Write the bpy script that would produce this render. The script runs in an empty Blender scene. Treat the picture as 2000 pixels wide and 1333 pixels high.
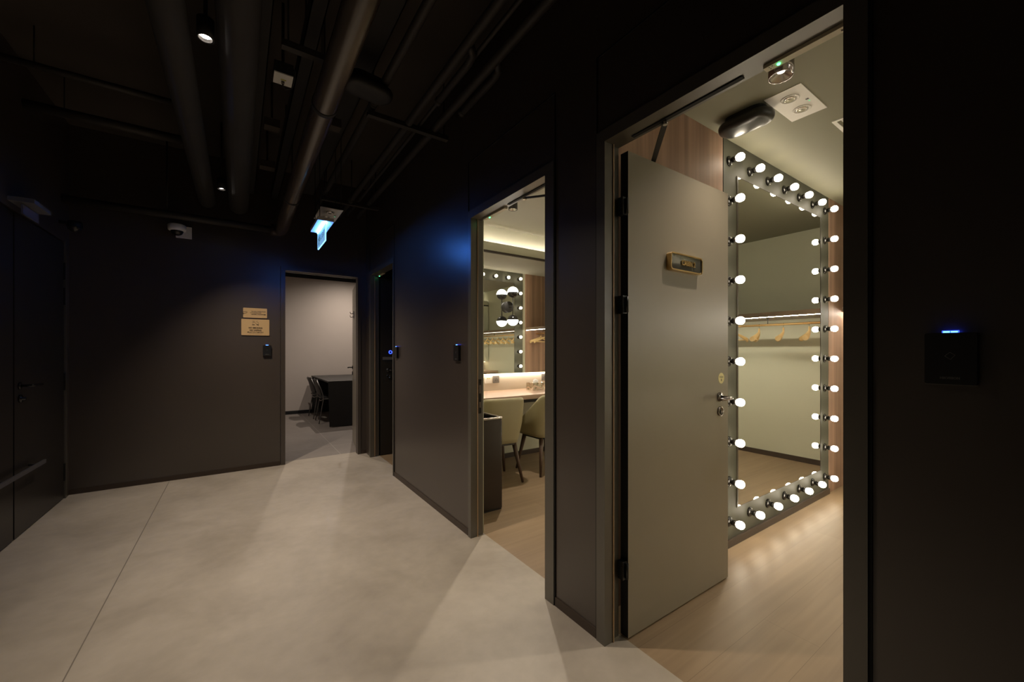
import bpy, bmesh, math, random
from mathutils import Vector, Matrix, Euler
random.seed(7)
PI = math.pi
sc = bpy.context.scene
C = sc.collection

# ------------------------------------------------------------------ camera
F_PX = 778.0
cam_d = bpy.data.cameras.new('camera'); cam = bpy.data.objects.new('camera', cam_d); C.objects.link(cam)
cam_d.sensor_width = 36.0; cam_d.sensor_fit = 'HORIZONTAL'
cam_d.lens = F_PX * 36.0 / 2000.0
cam_d.shift_y = (686 - 666.5) / 2000.0
cam_d.clip_start = 0.02
cam.location = (0, 0, 1.3)
cam.rotation_euler = (PI / 2, 0, -math.atan2(0.5658, 0.8245))
sc.camera = cam
# ------------------------------------------------------------------ world, exposure
w = bpy.data.worlds.new('world'); sc.world = w; w.use_nodes = True
w.node_tree.nodes['Background'].inputs[0].default_value = (0.02, 0.02, 0.025, 1)
w.node_tree.nodes['Background'].inputs[1].default_value = 0.03
sc.view_settings.view_transform = 'Standard'
sc.view_settings.look = 'None'
sc.view_settings.exposure = 0.0
sc.view_settings.gamma = 1.0
sc.view_settings.use_curve_mapping = False
cy = sc.cycles
cy.use_denoising = True
cy.max_bounces = 10; cy.diffuse_bounces = 5; cy.glossy_bounces = 7
cy.sample_clamp_indirect = 4.0
cy.blur_glossy = 0.5

# light levels
BULB = 34.0
BULB_COL = (1.0, 0.87, 0.66)
DOWN_W = 160.0
DOWN_COL = (1.0, 0.84, 0.67)
EXIT_S = 165.0
EXIT_COL = (0.055, 0.24, 1.0)
COVE_S = 6.0
SCONCE_S = 26.0

# ------------------------------------------------------------------ materials
MATS = {}
def lin(c):
    return tuple(((x / 255.0) / 12.92 if x / 255.0 <= 0.04045 else ((x / 255.0 + 0.055) / 1.055) ** 2.4) for x in c)
def mat(name, col, rough=0.5, metal=0.0, noise=0.0, nscale=6.0, bump=0.0, spec=0.5, coat=0.0, emis=None, es=0.0, alpha=None, trans=0.0):
    if name in MATS: return MATS[name]
    m = bpy.data.materials.new(name); m.use_nodes = True
    nt = m.node_tree; b = nt.nodes['Principled BSDF']
    b.inputs['Base Color'].default_value = (*col, 1)
    b.inputs['Roughness'].default_value = rough
    b.inputs['Metallic'].default_value = metal
    b.inputs['Specular IOR Level'].default_value = spec
    b.inputs['Coat Weight'].default_value = coat
    b.inputs['Transmission Weight'].default_value = trans
    if emis:
        b.inputs['Emission Color'].default_value = (*emis, 1); b.inputs['Emission Strength'].default_value = es
    if noise or bump:
        tc = nt.nodes.new('ShaderNodeTexCoord'); n = nt.nodes.new('ShaderNodeTexNoise')
        n.inputs['Scale'].default_value = nscale; n.inputs['Detail'].default_value = 5
        nt.links.new(tc.outputs['Object'], n.inputs['Vector'])
        if noise:
            mx = nt.nodes.new('ShaderNodeMix'); mx.data_type = 'RGBA'
            mx.inputs['A'].default_value = (*[c * (1 - noise) for c in col], 1)
            mx.inputs['B'].default_value = (*[min(1, c * (1 + noise)) for c in col], 1)
            nt.links.new(n.outputs['Fac'], mx.inputs['Factor']); nt.links.new(mx.outputs['Result'], b.inputs['Base Color'])
        if bump:
            bp = nt.nodes.new('ShaderNodeBump'); bp.inputs['Strength'].default_value = bump; bp.inputs['Distance'].default_value = 0.01
            nt.links.new(n.outputs['Fac'], bp.inputs['Height']); nt.links.new(bp.outputs['Normal'], b.inputs['Normal'])
    MATS[name] = m
    return m

def wood(name, c1, c2, axis, rough=0.4, plank=None, plen=1.8, stripes=0.0, contrast=1.0):
    """grain runs along axis (0 x, 1 y, 2 z); plank = board width in the floor plane; stripes = vertical board bands"""
    if name in MATS: return MATS[name]
    m = bpy.data.materials.new(name); m.use_nodes = True
    nt = m.node_tree; N = nt.nodes; L = nt.links; b = N['Principled BSDF']
    b.inputs['Roughness'].default_value = rough
    tc = N.new('ShaderNodeTexCoord')
    mp = N.new('ShaderNodeMapping'); s = [26.0, 26.0, 26.0]; s[axis] = 0.9
    mp.inputs['Scale'].default_value = s
    L.new(tc.outputs['Object'], mp.inputs['Vector'])
    n1 = N.new('ShaderNodeTexNoise'); n1.inputs['Scale'].default_value = 1.0; n1.inputs['Detail'].default_value = 6; n1.inputs['Distortion'].default_value = 0.6
    L.new(mp.outputs['Vector'], n1.inputs['Vector'])
    mp2 = N.new('ShaderNodeMapping'); s2 = [4.0, 4.0, 4.0]; s2[axis] = 0.5
    mp2.inputs['Scale'].default_value = s2
    L.new(tc.outputs['Object'], mp2.inputs['Vector'])
    n2 = N.new('ShaderNodeTexNoise'); n2.inputs['Scale'].default_value = 1.2; n2.inputs['Detail'].default_value = 3; n2.inputs['Distortion'].default_value = 1.2
    L.new(mp2.outputs['Vector'], n2.inputs['Vector'])
    ad = N.new('ShaderNodeMath'); ad.operation = 'ADD'; L.new(n1.outputs['Fac'], ad.inputs[0]); L.new(n2.outputs['Fac'], ad.inputs[1])
    mr = N.new('ShaderNodeMapRange'); mr.inputs['From Min'].default_value = 1.0 - 0.35 / contrast; mr.inputs['From Max'].default_value = 1.0 + 0.35 / contrast
    L.new(ad.outputs[0], mr.inputs['Value'])
    mx = N.new('ShaderNodeMix'); mx.data_type = 'RGBA'
    mx.inputs['A'].default_value = (*c1, 1); mx.inputs['B'].default_value = (*c2, 1)
    L.new(mr.outputs['Result'], mx.inputs['Factor'])
    out = mx.outputs['Result']
    if plank:
        br = N.new('ShaderNodeTexBrick'); br.inputs['Scale'].default_value = 1.0
        br.inputs['Brick Width'].default_value = plen; br.inputs['Row Height'].default_value = plank
        br.inputs['Mortar Size'].default_value = 0.0012; br.inputs['Mortar Smooth'].default_value = 0.3; br.offset = 0.37
        br.inputs['Color1'].default_value = (1, 1, 1, 1); br.inputs['Color2'].default_value = (0.91, 0.90, 0.89, 1)
        br.inputs['Mortar'].default_value = (0.68, 0.66, 0.63, 1)
        if axis == 0: L.new(tc.outputs['Object'], br.inputs['Vector'])
        else:
            rr = N.new('ShaderNodeMapping'); rr.inputs['Rotation'].default_value = (0, 0, PI / 2); L.new(tc.outputs['Object'], rr.inputs['Vector']); L.new(rr.outputs['Vector'], br.inputs['Vector'])
        m2 = N.new('ShaderNodeMix'); m2.data_type = 'RGBA'; m2.blend_type = 'MULTIPLY'; m2.inputs['Factor'].default_value = 1.0
        L.new(out, m2.inputs['A']); L.new(br.outputs['Color'], m2.inputs['B']); out = m2.outputs['Result']
    if stripes:
        mp3 = N.new('ShaderNodeMapping'); s3 = [9.0, 9.0, 9.0]; s3[axis] = 0.03
        mp3.inputs['Scale'].default_value = s3; L.new(tc.outputs['Object'], mp3.inputs['Vector'])
        n3 = N.new('ShaderNodeTexNoise'); n3.inputs['Scale'].default_value = 1.4; n3.inputs['Detail'].default_value = 2
        L.new(mp3.outputs['Vector'], n3.inputs['Vector'])
        cr = N.new('ShaderNodeMapRange'); cr.inputs['From Min'].default_value = 0.35; cr.inputs['From Max'].default_value = 0.65
        cr.inputs['To Min'].default_value = 1 - stripes; cr.inputs['To Max'].default_value = 1 + stripes * 0.5
        L.new(n3.outputs['Fac'], cr.inputs['Value'])
        m3 = N.new('ShaderNodeVectorMath'); m3.operation = 'SCALE'
        L.new(out, m3.inputs[0]); L.new(cr.outputs['Result'], m3.inputs['Scale']); out = m3.outputs[0]
    L.new(out, b.inputs['Base Color'])
    MATS[name] = m
    return m

def cement(name, c1, c2, joints, rough=0.42, period=None):
    """mottled seamless floor with thin joints: joints = list of (axis, position, half width)"""
    m = bpy.data.materials.new(name); m.use_nodes = True
    nt = m.node_tree; N = nt.nodes; L = nt.links; b = N['Principled BSDF']
    tc = N.new('ShaderNodeTexCoord')
    n1 = N.new('ShaderNodeTexNoise'); n1.inputs['Scale'].default_value = 1.7; n1.inputs['Detail'].default_value = 9; n1.inputs['Roughness'].default_value = 0.62; n1.inputs['Distortion'].default_value = 0.5
    L.new(tc.outputs['Object'], n1.inputs['Vector'])
    n2 = N.new('ShaderNodeTexNoise'); n2.inputs['Scale'].default_value = 14; n2.inputs['Detail'].default_value = 6
    L.new(tc.outputs['Object'], n2.inputs['Vector'])
    ad = N.new('ShaderNodeMath'); ad.operation = 'MULTIPLY_ADD'; ad.inputs[1].default_value = 0.3
    L.new(n2.outputs['Fac'], ad.inputs[0]); L.new(n1.outputs['Fac'], ad.inputs[2])
    mr = N.new('ShaderNodeMapRange'); mr.inputs['From Min'].default_value = 0.45; mr.inputs['From Max'].default_value = 0.85
    L.new(ad.outputs[0], mr.inputs['Value'])
    mx = N.new('ShaderNodeMix'); mx.data_type = 'RGBA'; mx.inputs['A'].default_value = (*c1, 1); mx.inputs['B'].default_value = (*c2, 1)
    L.new(mr.outputs['Result'], mx.inputs['Factor']); out = mx.outputs['Result']
    sx = N.new('ShaderNodeSeparateXYZ'); L.new(tc.outputs['Object'], sx.inputs[0])
    for ax, pos, hw in joints:
        s = N.new('ShaderNodeMath'); s.operation = 'SUBTRACT'; L.new(sx.outputs[ax], s.inputs[0]); s.inputs[1].default_value = pos
        src = s
        if period:
            pp = N.new('ShaderNodeMath'); pp.operation = 'PINGPONG'; pp.inputs[1].default_value = period / 2; L.new(s.outputs[0], pp.inputs[0]); src = pp
        a = N.new('ShaderNodeMath'); a.operation = 'ABSOLUTE'; L.new(src.outputs[0], a.inputs[0])
        lt = N.new('ShaderNodeMath'); lt.operation = 'LESS_THAN'; L.new(a.outputs[0], lt.inputs[0]); lt.inputs[1].default_value = hw
        m2 = N.new('ShaderNodeMix'); m2.data_type = 'RGBA'; L.new(lt.outputs[0], m2.inputs['Factor']); L.new(out, m2.inputs['A'])
        m2.inputs['B'].default_value = (*[c * 0.55 for c in c1], 1) if not period else (*[min(1, c * 1.5) for c in c2], 1)
        out = m2.outputs['Result']
    L.new(out, b.inputs['Base Color'])
    rr = N.new('ShaderNodeMapRange'); rr.inputs['To Min'].default_value = rough - 0.08; rr.inputs['To Max'].default_value = rough + 0.12
    L.new(n1.outputs['Fac'], rr.inputs['Value']); L.new(rr.outputs['Result'], b.inputs['Roughness'])
    bp = N.new('ShaderNodeBump'); bp.inputs['Strength'].default_value = 0.05; L.new(n2.outputs['Fac'], bp.inputs['Height']); L.new(bp.outputs['Normal'], b.inputs['Normal'])
    MATS[name] = m
    return m

M = {}
M['dark'] = mat('dark_wall_paint', (0.056, 0.043, 0.034), 0.34, noise=0.10, nscale=2.5, spec=1.0)
M['frame'] = mat('bronze_grey_frame_paint', (0.095, 0.085, 0.065), 0.36, spec=1.0, noise=0.05)
M['leaf'] = mat('bronze_grey_door_laminate', (0.25, 0.218, 0.162), 0.36, spec=1.0, noise=0.06, nscale=3)
M['leafdark'] = mat('dark_door_laminate', (0.026, 0.022, 0.018), 0.38, spec=0.4, noise=0.06, nscale=3)
M['leafedge'] = mat('shaded_door_edge', (0.01, 0.01, 0.009), 0.6)  # hinge edge of the leaf coloured black for its lack of light
M['base'] = mat('dark_brown_baseboard', (0.050, 0.034, 0.024), 0.45)
M['gap'] = mat('black_shadow_gap', (0.006, 0.006, 0.006), 0.8)
M['ceil'] = mat('black_painted_concrete', (0.060, 0.048, 0.038), 0.85, noise=0.25, nscale=2, bump=0.2)
M['beam'] = mat('matte_black_steel', (0.022, 0.020, 0.018), 0.7, noise=0.1)
M['pipe'] = mat('brown_grey_painted_pipe', (0.062, 0.047, 0.037), 0.27, spec=1.0, noise=0.15, nscale=4, bump=0.05)
M['pipedim'] = mat('black_painted_pipe', (0.035, 0.030, 0.025), 0.6, noise=0.2, nscale=4)
M['duct'] = mat('grey_insulated_duct', (0.038, 0.035, 0.033), 0.8, noise=0.2, nscale=5, bump=0.15)
M['floor'] = cement('beige_microcement', (0.36, 0.315, 0.255), (0.50, 0.445, 0.37), [(0, -0.57, 0.0025), (1, -0.35, 0.0025)])
M['tile'] = cement('grey_brown_tile', (0.20, 0.175, 0.155), (0.26, 0.23, 0.205), [(0, 1.06, 0.003), (1, 5.9, 0.003)], 0.5, 1.2)
M['olive'] = mat('olive_wall_paint', (0.54, 0.54, 0.41), 0.6, noise=0.04, nscale=2)
M['oliveceil'] = mat('olive_ceiling_paint', (0.22, 0.21, 0.145), 0.65)
M['olivepanel'] = mat('olive_lacquer_panel', (0.055, 0.054, 0.038), 0.6, spec=0.3)
M['cream'] = mat('cream_ceiling_paint', (0.35, 0.335, 0.28), 0.7)
M['pale'] = mat('pale_wall_paint', (0.55, 0.49, 0.44), 0.75, noise=0.03)
M['splash'] = mat('cream_backsplash', (0.62, 0.56, 0.47), 0.35, noise=0.05)
M['woodfloor'] = wood('oak_plank_floor', (0.225, 0.155, 0.09), (0.35, 0.25, 0.15), 0, 0.45, plank=0.225, plen=2.1, contrast=0.75)
M['woodwall'] = wood('brown_wood_veneer', (0.25, 0.145, 0.095), (0.40, 0.25, 0.17), 2, 0.62, stripes=0.30)
M['counter'] = wood('light_wood_worktop', (0.36, 0.24, 0.17), (0.52, 0.37, 0.27), 0, 0.35)
M['hangwood'] = wood('honey_hanger_wood', (0.66, 0.45, 0.19), (0.80, 0.59, 0.29), 0, 0.35)
M['shelf'] = wood('brown_shelf_wood', (0.14, 0.095, 0.06), (0.22, 0.155, 0.10), 1, 0.45)
M['mirror'] = mat('mirror_silver', (0.93, 0.945, 0.92), 0.0, 1.0)
M['bronze'] = mat('dark_bronze_edge', (0.028, 0.019, 0.010), 0.5, 0.0)
M['black'] = mat('black_plastic', (0.012, 0.012, 0.012), 0.35)
M['blackgloss'] = mat('black_gloss_plastic', (0.015, 0.014, 0.013), 0.18)
M['blackmatte'] = mat('black_matte_metal', (0.02, 0.019, 0.017), 0.55)
M['bulb'] = mat('frosted_warm_bulb', (1, 0.95, 0.85), 0.3, emis=BULB_COL, es=BULB)
M['white'] = mat('white_powder_coat', (0.80, 0.78, 0.74), 0.45)
M['whiteplate'] = mat('white_plastic_plate', (0.75, 0.73, 0.68), 0.4)
M['greyplate'] = mat('grey_plastic_plate', (0.16, 0.15, 0.135), 0.45)
M['chrome'] = mat('polished_chrome', (0.75, 0.73, 0.70), 0.12, 1.0)
M['steel'] = mat('smoked_steel', (0.26, 0.23, 0.22), 0.22, 1.0)
M['smoked'] = mat('smoked_nickel', (0.30, 0.27, 0.26), 0.2, 1.0)
M['brass'] = mat('brushed_brass', (0.80, 0.56, 0.26), 0.28, 1.0)
M['brassplate'] = mat('gold_anodised_plate', (0.62, 0.42, 0.20), 0.45, 0.25)
M['ink'] = mat('dark_brown_ink', (0.035, 0.02, 0.012), 0.6)
M['jambglint'] = mat('tan_jamb_glint', (0.42, 0.27, 0.15), 0.5)  # tan colour of a reflected line of light on the jambs
M['bin'] = mat('bronze_bin_metal', (0.030, 0.020, 0.015), 0.25, 0.2, noise=0.08)
M['binrim'] = mat('bright_bin_rim', (0.45, 0.40, 0.36), 0.25, 0.9)
M['seat'] = mat('olive_leather', (0.36, 0.32, 0.185), 0.42, noise=0.05, nscale=8, bump=0.04)
M['legwood'] = mat('walnut_leg_wood', (0.075, 0.042, 0.026), 0.4, noise=0.3, nscale=12)
M['cloth'] = mat('black_table_cloth', (0.018, 0.017, 0.015), 0.9, noise=0.2, nscale=20, bump=0.05)
M['clothtop'] = mat('black_table_cloth_top', (0.05, 0.046, 0.042), 0.75)
M['chair_black'] = mat('black_mesh_chair_shell', (0.03, 0.028, 0.026), 0.5)
M['wire'] = mat('grey_steel_tube', (0.22, 0.21, 0.20), 0.4, 0.8)
M['ledblue'] = mat('blue_led', (0.1, 0.2, 1), 0.4, emis=(0.03, 0.07, 1.0), es=3.5)
M['ledbright'] = mat('bright_blue_led', (0.5, 0.8, 1), 0.4, emis=(0.10, 0.45, 1.0), es=5)
M['ledgreen'] = mat('green_led', (0.1, 1, 0.4), 0.4, emis=(0.05, 1.0, 0.28), es=12)
M['ledfaint'] = mat('faint_green_led', (0.2, 0.6, 0.35), 0.4, emis=(0.1, 1.0, 0.5), es=0.6)
M['dimwhite'] = mat('shaded_white_housing', (0.16, 0.16, 0.17), 0.5)  # white housing darkened in colour for the shade it hangs in
M['exitled'] = mat('exit_led_strip', (0.5, 0.7, 1), 0.4, emis=EXIT_COL, es=EXIT_S)
M['exitledge'] = mat('exit_acrylic_core', (0.4, 0.6, 0.8), 0.2, emis=(0.22, 0.50, 0.85), es=0.75)
M['exitrim'] = mat('exit_acrylic_rim', (0.5, 0.8, 1), 0.2, emis=(0.25, 0.6, 1.0), es=2.0)
M['exitoff'] = mat('unlit_exit_acrylic', (0.15, 0.16, 0.22), 0.25)
M['green'] = mat('exit_green', (0.01, 0.22, 0.12), 0.5)
M['downlens'] = mat('downlight_lens', (1, 1, 1), 0.3, emis=(1.0, 0.9, 0.8), es=30)
M['downdim'] = mat('dim_downlight_lens', (1, 1, 1), 0.3, emis=(1.0, 0.92, 0.85), es=8)
M['reflector'] = mat('aluminium_reflector', (0.6, 0.58, 0.56), 0.25, 1.0)
M['cove'] = mat('cove_led_strip', (1, 0.9, 0.8), 0.4, emis=(1.0, 0.85, 0.68), es=COVE_S * 6)
M['shelfled'] = mat('shelf_led_strip', (1, 0.9, 0.8), 0.4, emis=(1.0, 0.90, 0.74), es=220)
M['coveled'] = mat('cove_led_bright', (1, 0.9, 0.8), 0.4, emis=(1.0, 0.86, 0.75), es=80)
M['sconce'] = mat('sconce_opal_glass', (1, 1, 1), 0.3, emis=(1.0, 0.97, 0.88), es=SCONCE_S)
M['tissue'] = mat('white_tissue', (0.85, 0.83, 0.80), 0.9)
M['yellow'] = mat('yellow_sticker', (0.55, 0.5, 0.08), 0.6)
M['sticker'] = mat('pale_gold_sticker', (0.85, 0.76, 0.38), 0.5)
M['khaki'] = mat('khaki_lock_housing', (0.60, 0.54, 0.38), 0.45)
M['glassdark'] = mat('smoked_sign_face', (0.035, 0.034, 0.032), 0.06, spec=1.0, coat=0.5)
M['rail'] = mat('grey_rail_metal', (0.28, 0.28, 0.31), 0.35, 0.8)
def silver():
    m = mat('crinkled_silver', (0.72, 0.66, 0.56), 0.12, 1.0)
    nt = m.node_tree; tc = nt.nodes.new('ShaderNodeTexCoord'); v = nt.nodes.new('ShaderNodeTexVoronoi'); v.inputs['Scale'].default_value = 22
    bp = nt.nodes.new('ShaderNodeBump'); bp.inputs['Strength'].default_value = 0.6; bp.inputs['Distance'].default_value = 0.01
    nt.links.new(tc.outputs['Object'], v.inputs['Vector']); nt.links.new(v.outputs['Distance'], bp.inputs['Height']); nt.links.new(bp.outputs['Normal'], nt.nodes['Principled BSDF'].inputs['Normal'])
    return m
M['silver'] = silver()

# ------------------------------------------------------------------ mesh helpers
def NB(): return bmesh.new()
def box(bm, x0, x1, y0, y1, z0, z1, mi=0):
    v = [bm.verts.new(p) for p in ((x0,y0,z0),(x1,y0,z0),(x1,y1,z0),(x0,y1,z0),(x0,y0,z1),(x1,y0,z1),(x1,y1,z1),(x0,y1,z1))]
    for f in ((3,2,1,0),(4,5,6,7),(0,1,5,4),(1,2,6,5),(2,3,7,6),(3,0,4,7)):
        fc = bm.faces.new([v[i] for i in f]); fc.material_index = mi
    return bm
def frame_axes(d):
    d = Vector(d).normalized(); up = Vector((0,0,1)) if abs(d.z) < 0.95 else Vector((1,0,0))
    a = d.cross(up).normalized(); b = a.cross(d).normalized()
    return a, b
def tube(bm, pts, r, n=12, caps=True, sx=1.0, sy=1.0):
    """swept round tube; r is a number or a list"""
    P = [Vector(p) for p in pts]; rings = []
    for i, p in enumerate(P):
        d = (P[min(i+1, len(P)-1)] - P[max(i-1, 0)])
        a, b = frame_axes(d); rr = r[i] if isinstance(r, (list, tuple)) else r
        rings.append([bm.verts.new(p + a * math.cos(2*PI*k/n) * rr * sx + b * math.sin(2*PI*k/n) * rr * sy) for k in range(n)])
    for i in range(len(rings)-1):
        for k in range(n):
            f = bm.faces.new((rings[i][k], rings[i][(k+1)%n], rings[i+1][(k+1)%n], rings[i+1][k])); f.smooth = True
    if caps:
        bm.faces.new(list(reversed(rings[0]))); bm.faces.new(rings[-1])
    return bm
def lathe(bm, prof, o=(0,0,0), axis=(0,0,1), n=24, smooth=True):
    """profile [(r, h)] spun round axis through o"""
    o = Vector(o); ax = Vector(axis).normalized(); a, b = frame_axes(ax); rings = []
    for r, h in prof:
        if r < 1e-6: rings.append([bm.verts.new(o + ax * h)])
        else: rings.append([bm.verts.new(o + ax * h + a * math.cos(2*PI*k/n) * r + b * math.sin(2*PI*k/n) * r) for k in range(n)])
    for i in range(len(rings)-1):
        A, B = rings[i], rings[i+1]
        for k in range(n):
            k2 = (k+1) % n
            if len(A) == 1 and len(B) == 1: continue
            if len(A) == 1: f = bm.faces.new((A[0], B[k2], B[k]))
            elif len(B) == 1: f = bm.faces.new((A[k], A[k2], B[0]))
            else: f = bm.faces.new((A[k], A[k2], B[k2], B[k]))
            f.smooth = smooth
    return bm
def disc_cyl(bm, o, axis, r, h, n=24):
    return lathe(bm, [(0,0),(r,0),(r,h),(0,h)], o, axis, n, False)
def rrect(w, h, r, n=6):
    pts = []
    for cx, cy, a0 in ((w/2-r, h/2-r, 0), (-w/2+r, h/2-r, PI/2), (-w/2+r, -h/2+r, PI), (w/2-r, -h/2+r, 1.5*PI)):
        for k in range(n+1): pts.append((cx + r*math.cos(a0 + k*PI/2/n), cy + r*math.sin(a0 + k*PI/2/n)))
    return pts
def prism(bm, pts, o, U, V, depth):
    """outline pts in plane U,V at o, extruded along UxV by depth"""
    o, U, V = Vector(o), Vector(U), Vector(V); W = U.cross(V)
    a = [bm.verts.new(o + U*p[0] + V*p[1]) for p in pts]; b = [bm.verts.new(o + U*p[0] + V*p[1] + W*depth) for p in pts]
    bm.faces.new(list(reversed(a))); bm.faces.new(b)
    for i in range(len(pts)):
        j = (i+1) % len(pts); bm.faces.new((a[i], a[j], b[j], b[i]))
    return bm
def ring_prism(bm, po, pi_, o, U, V, depth):
    o, U, V = Vector(o), Vector(U), Vector(V); W = U.cross(V); n = len(po)
    q = [[bm.verts.new(o + U*p[0] + V*p[1] + W*d) for p in s] for s in (po, pi_) for d in (0, depth)]
    for i in range(n):
        j = (i+1) % n
        bm.faces.new((q[0][i], q[0][j], q[1][j], q[1][i])); bm.faces.new((q[2][j], q[2][i], q[3][i], q[3][j]))
        bm.faces.new((q[1][i], q[1][j], q[3][j], q[3][i])); bm.faces.new((q[0][j], q[0][i], q[2][i], q[2][j]))
    return bm
def bevel(bm, w, seg=2, ang=35):
    es = [e for e in bm.edges if len(e.link_faces) == 2 and e.calc_face_angle(0) > math.radians(ang)]
    bmesh.ops.bevel(bm, geom=es, offset=w, segments=seg, affect='EDGES', profile=0.5, clamp_overlap=True)
    return bm
def build(name, bm, m, parent=None, bev=0.0, seg=2, fix=True):
    if bev: bevel(bm, bev, seg)
    if fix: bmesh.ops.recalc_face_normals(bm, faces=bm.faces[:])
    me = bpy.data.meshes.new(name); bm.to_mesh(me); bm.free()
    for mm in (m if isinstance(m, (list, tuple)) else [m]): me.materials.append(mm)
    o = bpy.data.objects.new(name, me); C.objects.link(o)
    if parent is not None: o.parent = parent
    return o
def tag(o, label, cat, group=None):
    o['label'] = label; o['category'] = cat
    if group: o['group'] = group
    return o
def thing(name, label, cat, loc=(0,0,0), rz=0.0, group=None):
    o = bpy.data.objects.new(name, None); C.objects.link(o); o.empty_display_size = 0.05
    o.location = loc; o.rotation_euler = (0, 0, rz)
    return tag(o, label, cat, group)
def struct(name, bm, m, bev=0.0, parent=None):
    o = build(name, bm, m, parent, bev)
    if parent is None: o['kind'] = 'structure'
    return o
def dup(root, loc, rz, label, group=None):
    r = root.copy(); C.objects.link(r); r.location = loc; r.rotation_euler = (0, 0, rz); r['label'] = label
    if group: r['group'] = group
    for ch in list(root.children):
        c = ch.copy(); C.objects.link(c); c.parent = r
        for g in list(ch.children):
            d = g.copy(); C.objects.link(d); d.parent = c
    return r
def text(name, s, size, m, parent, loc, rot, ext=0.0005, bold=0.0, sx=1.0, spacing=1.0):
    cu = bpy.data.curves.new(name, 'FONT'); cu.body = s; cu.size = size; cu.extrude = ext; cu.offset = bold
    cu.align_x = 'CENTER'; cu.align_y = 'CENTER'; cu.space_character = spacing; cu.resolution_u = 3
    t = bpy.data.objects.new(name, cu); C.objects.link(t)
    dg = bpy.context.evaluated_depsgraph_get(); dg.update()
    me = bpy.data.meshes.new_from_object(t.evaluated_get(dg))
    bpy.data.objects.remove(t); bpy.data.curves.remove(cu)
    me.name = name; me.materials.clear(); me.materials.append(m)
    me.transform(Matrix.Diagonal((sx, 1, 1, 1)))
    o = bpy.data.objects.new(name, me); C.objects.link(o); o.parent = parent; o.location = loc; o.rotation_euler = rot
    return o
FACE_Y = (PI/2, 0, 0)           # reads from -Y side
FACE_X = (PI/2, 0, -PI/2)       # reads from -X side
def spot(name, parent, loc, power, size, blend, col, radius=0.03, rot=(0,0,0)):
    l = bpy.data.lights.new(name, 'SPOT'); l.energy = power; l.spot_size = size; l.spot_blend = blend; l.color = col; l.shadow_soft_size = radius
    o = bpy.data.objects.new(name, l); C.objects.link(o); o.location = loc; o.rotation_euler = rot
    if parent is not None: o.parent = parent
    return o

# ------------------------------------------------------------------ dimensions
WR = 1.335      # corridor face of the door wall
WI = 1.445      # cabin face of the door wall
WL = -1.262
YF = 5.23; YFI = 5.36
HD = 2.225      # door opening height
ZC = 3.35
C2 = dict(y0=-1.14, y1=1.364, x1=5.43, z=2.70)
C1 = dict(y0=1.51, y1=4.04, x1=5.13, z=2.78)
D2 = (0.375, 1.212); D1 = (1.626, 2.435); D3 = (4.135, 4.985)
FD = (0.44, 1.235)   # far door, x range

# ------------------------------------------------------------------ shell
bm = NB(); box(bm, WL-0.3, 1.44, -3.2, YFI, -0.1, 0); struct('floor', bm, M['floor'])
bm = NB(); box(bm, 1.44, C2['x1']+0.1, -1.24, 1.43, -0.1, 0); struct('floor_cabin', bm, M['woodfloor'])
bm = NB(); box(bm, 1.44, C1['x1']+0.1, 1.43, 4.09, -0.1, 0); struct('floor_dressing_room', bm, M['woodfloor'])
bm = NB(); box(bm, 1.44, 3.4, 4.09, 5.6, -0.1, 0); struct('floor_side_room', bm, M['woodfloor'])
bm = NB(); box(bm, -1.0, 1.44, YFI, 9.4, -0.1, 0); box(bm, 1.44, 3.6, 5.6, 9.4, -0.1, 0); struct('floor_far_room', bm, M['tile'])

def wall_right():
    bm = NB()
    ys = [-3.2, D2[0]-0.05, D2[1]+0.05, D1[0]-0.06, D1[1]+0.045, D3[0]-0.03, D3[1]+0.05, YFI]
    for i in (0, 2, 4, 6):
        box(bm, WR, WI, ys[i], ys[i+1], 0, HD+0.05)
    box(bm, WR, WI, -3.2, YFI, HD+0.05, ZC)
    struct('wall_right', bm, M['dark'])
wall_right()
bm = NB()
box(bm, WL-0.2, FD[0]-0.05, YF, YFI, 0, HD+0.04); box(bm, FD[1]+0.03, WR, YF, YFI, 0, HD+0.04); box(bm, WL-0.2, WR, YF, YFI, HD+0.04, ZC)
struct('wall_far', bm, M['dark'])
bm = NB(); box(bm, WL-0.15, WL-0.05, -3.2, YF, 0, ZC); box(bm, WL-0.05, WL, -3.2, 3.18, 0, ZC); box(bm, WL-0.05, WL, 5.14, YF, 0, ZC); box(bm, WL-0.05, WL, 3.18, 5.14, 2.26, ZC)
struct('wall_left', bm, M['dark'])
bm = NB(); box(bm, WL-0.2, WI, -3.3, -3.2, 0, ZC); struct('wall_back', bm, M['dark'])
bm = NB(); box(bm, WL-0.2, WI, -3.3, YFI, ZC, ZC+0.1); struct('ceiling', bm, M['ceil'])
# dark seams on the wall panels above the doors
bm = NB()
for y0, y1 in ((-0.5, D2[1]+0.055), (D1[0]-0.07, D1[1]+0.05), (D3[0]-0.03, D3[1]+0.055)):
    box(bm, WR-0.004, WR+0.001, y0, y1, 2.615, 2.622)
    for y in (y0, y1): box(bm, WR-0.004, WR+0.001, y-0.004, y, HD+0.05, 2.62)
struct('trim_panel_seams', bm, M['gap'])

# baseboards
bm = NB(); box(bm, WL, FD[0]-0.05, YF-0.008, YF, 0, 0.045); box(bm, FD[1]+0.04, WR, YF-0.008, YF, 0, 0.045); struct('baseboard_far', bm, M['base'])
bm = NB(); box(bm, WR-0.006, WR, -3.2, D2[0]-0.05, 0, 0.045); box(bm, WR-0.006, WR, D2[1]+0.055, D1[0]-0.075, 0, 0.045); box(bm, WR-0.006, WR, D1[1]+0.05, D3[0]-0.03, 0, 0.045)
struct('baseboard_right', bm, M['base'])

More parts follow.
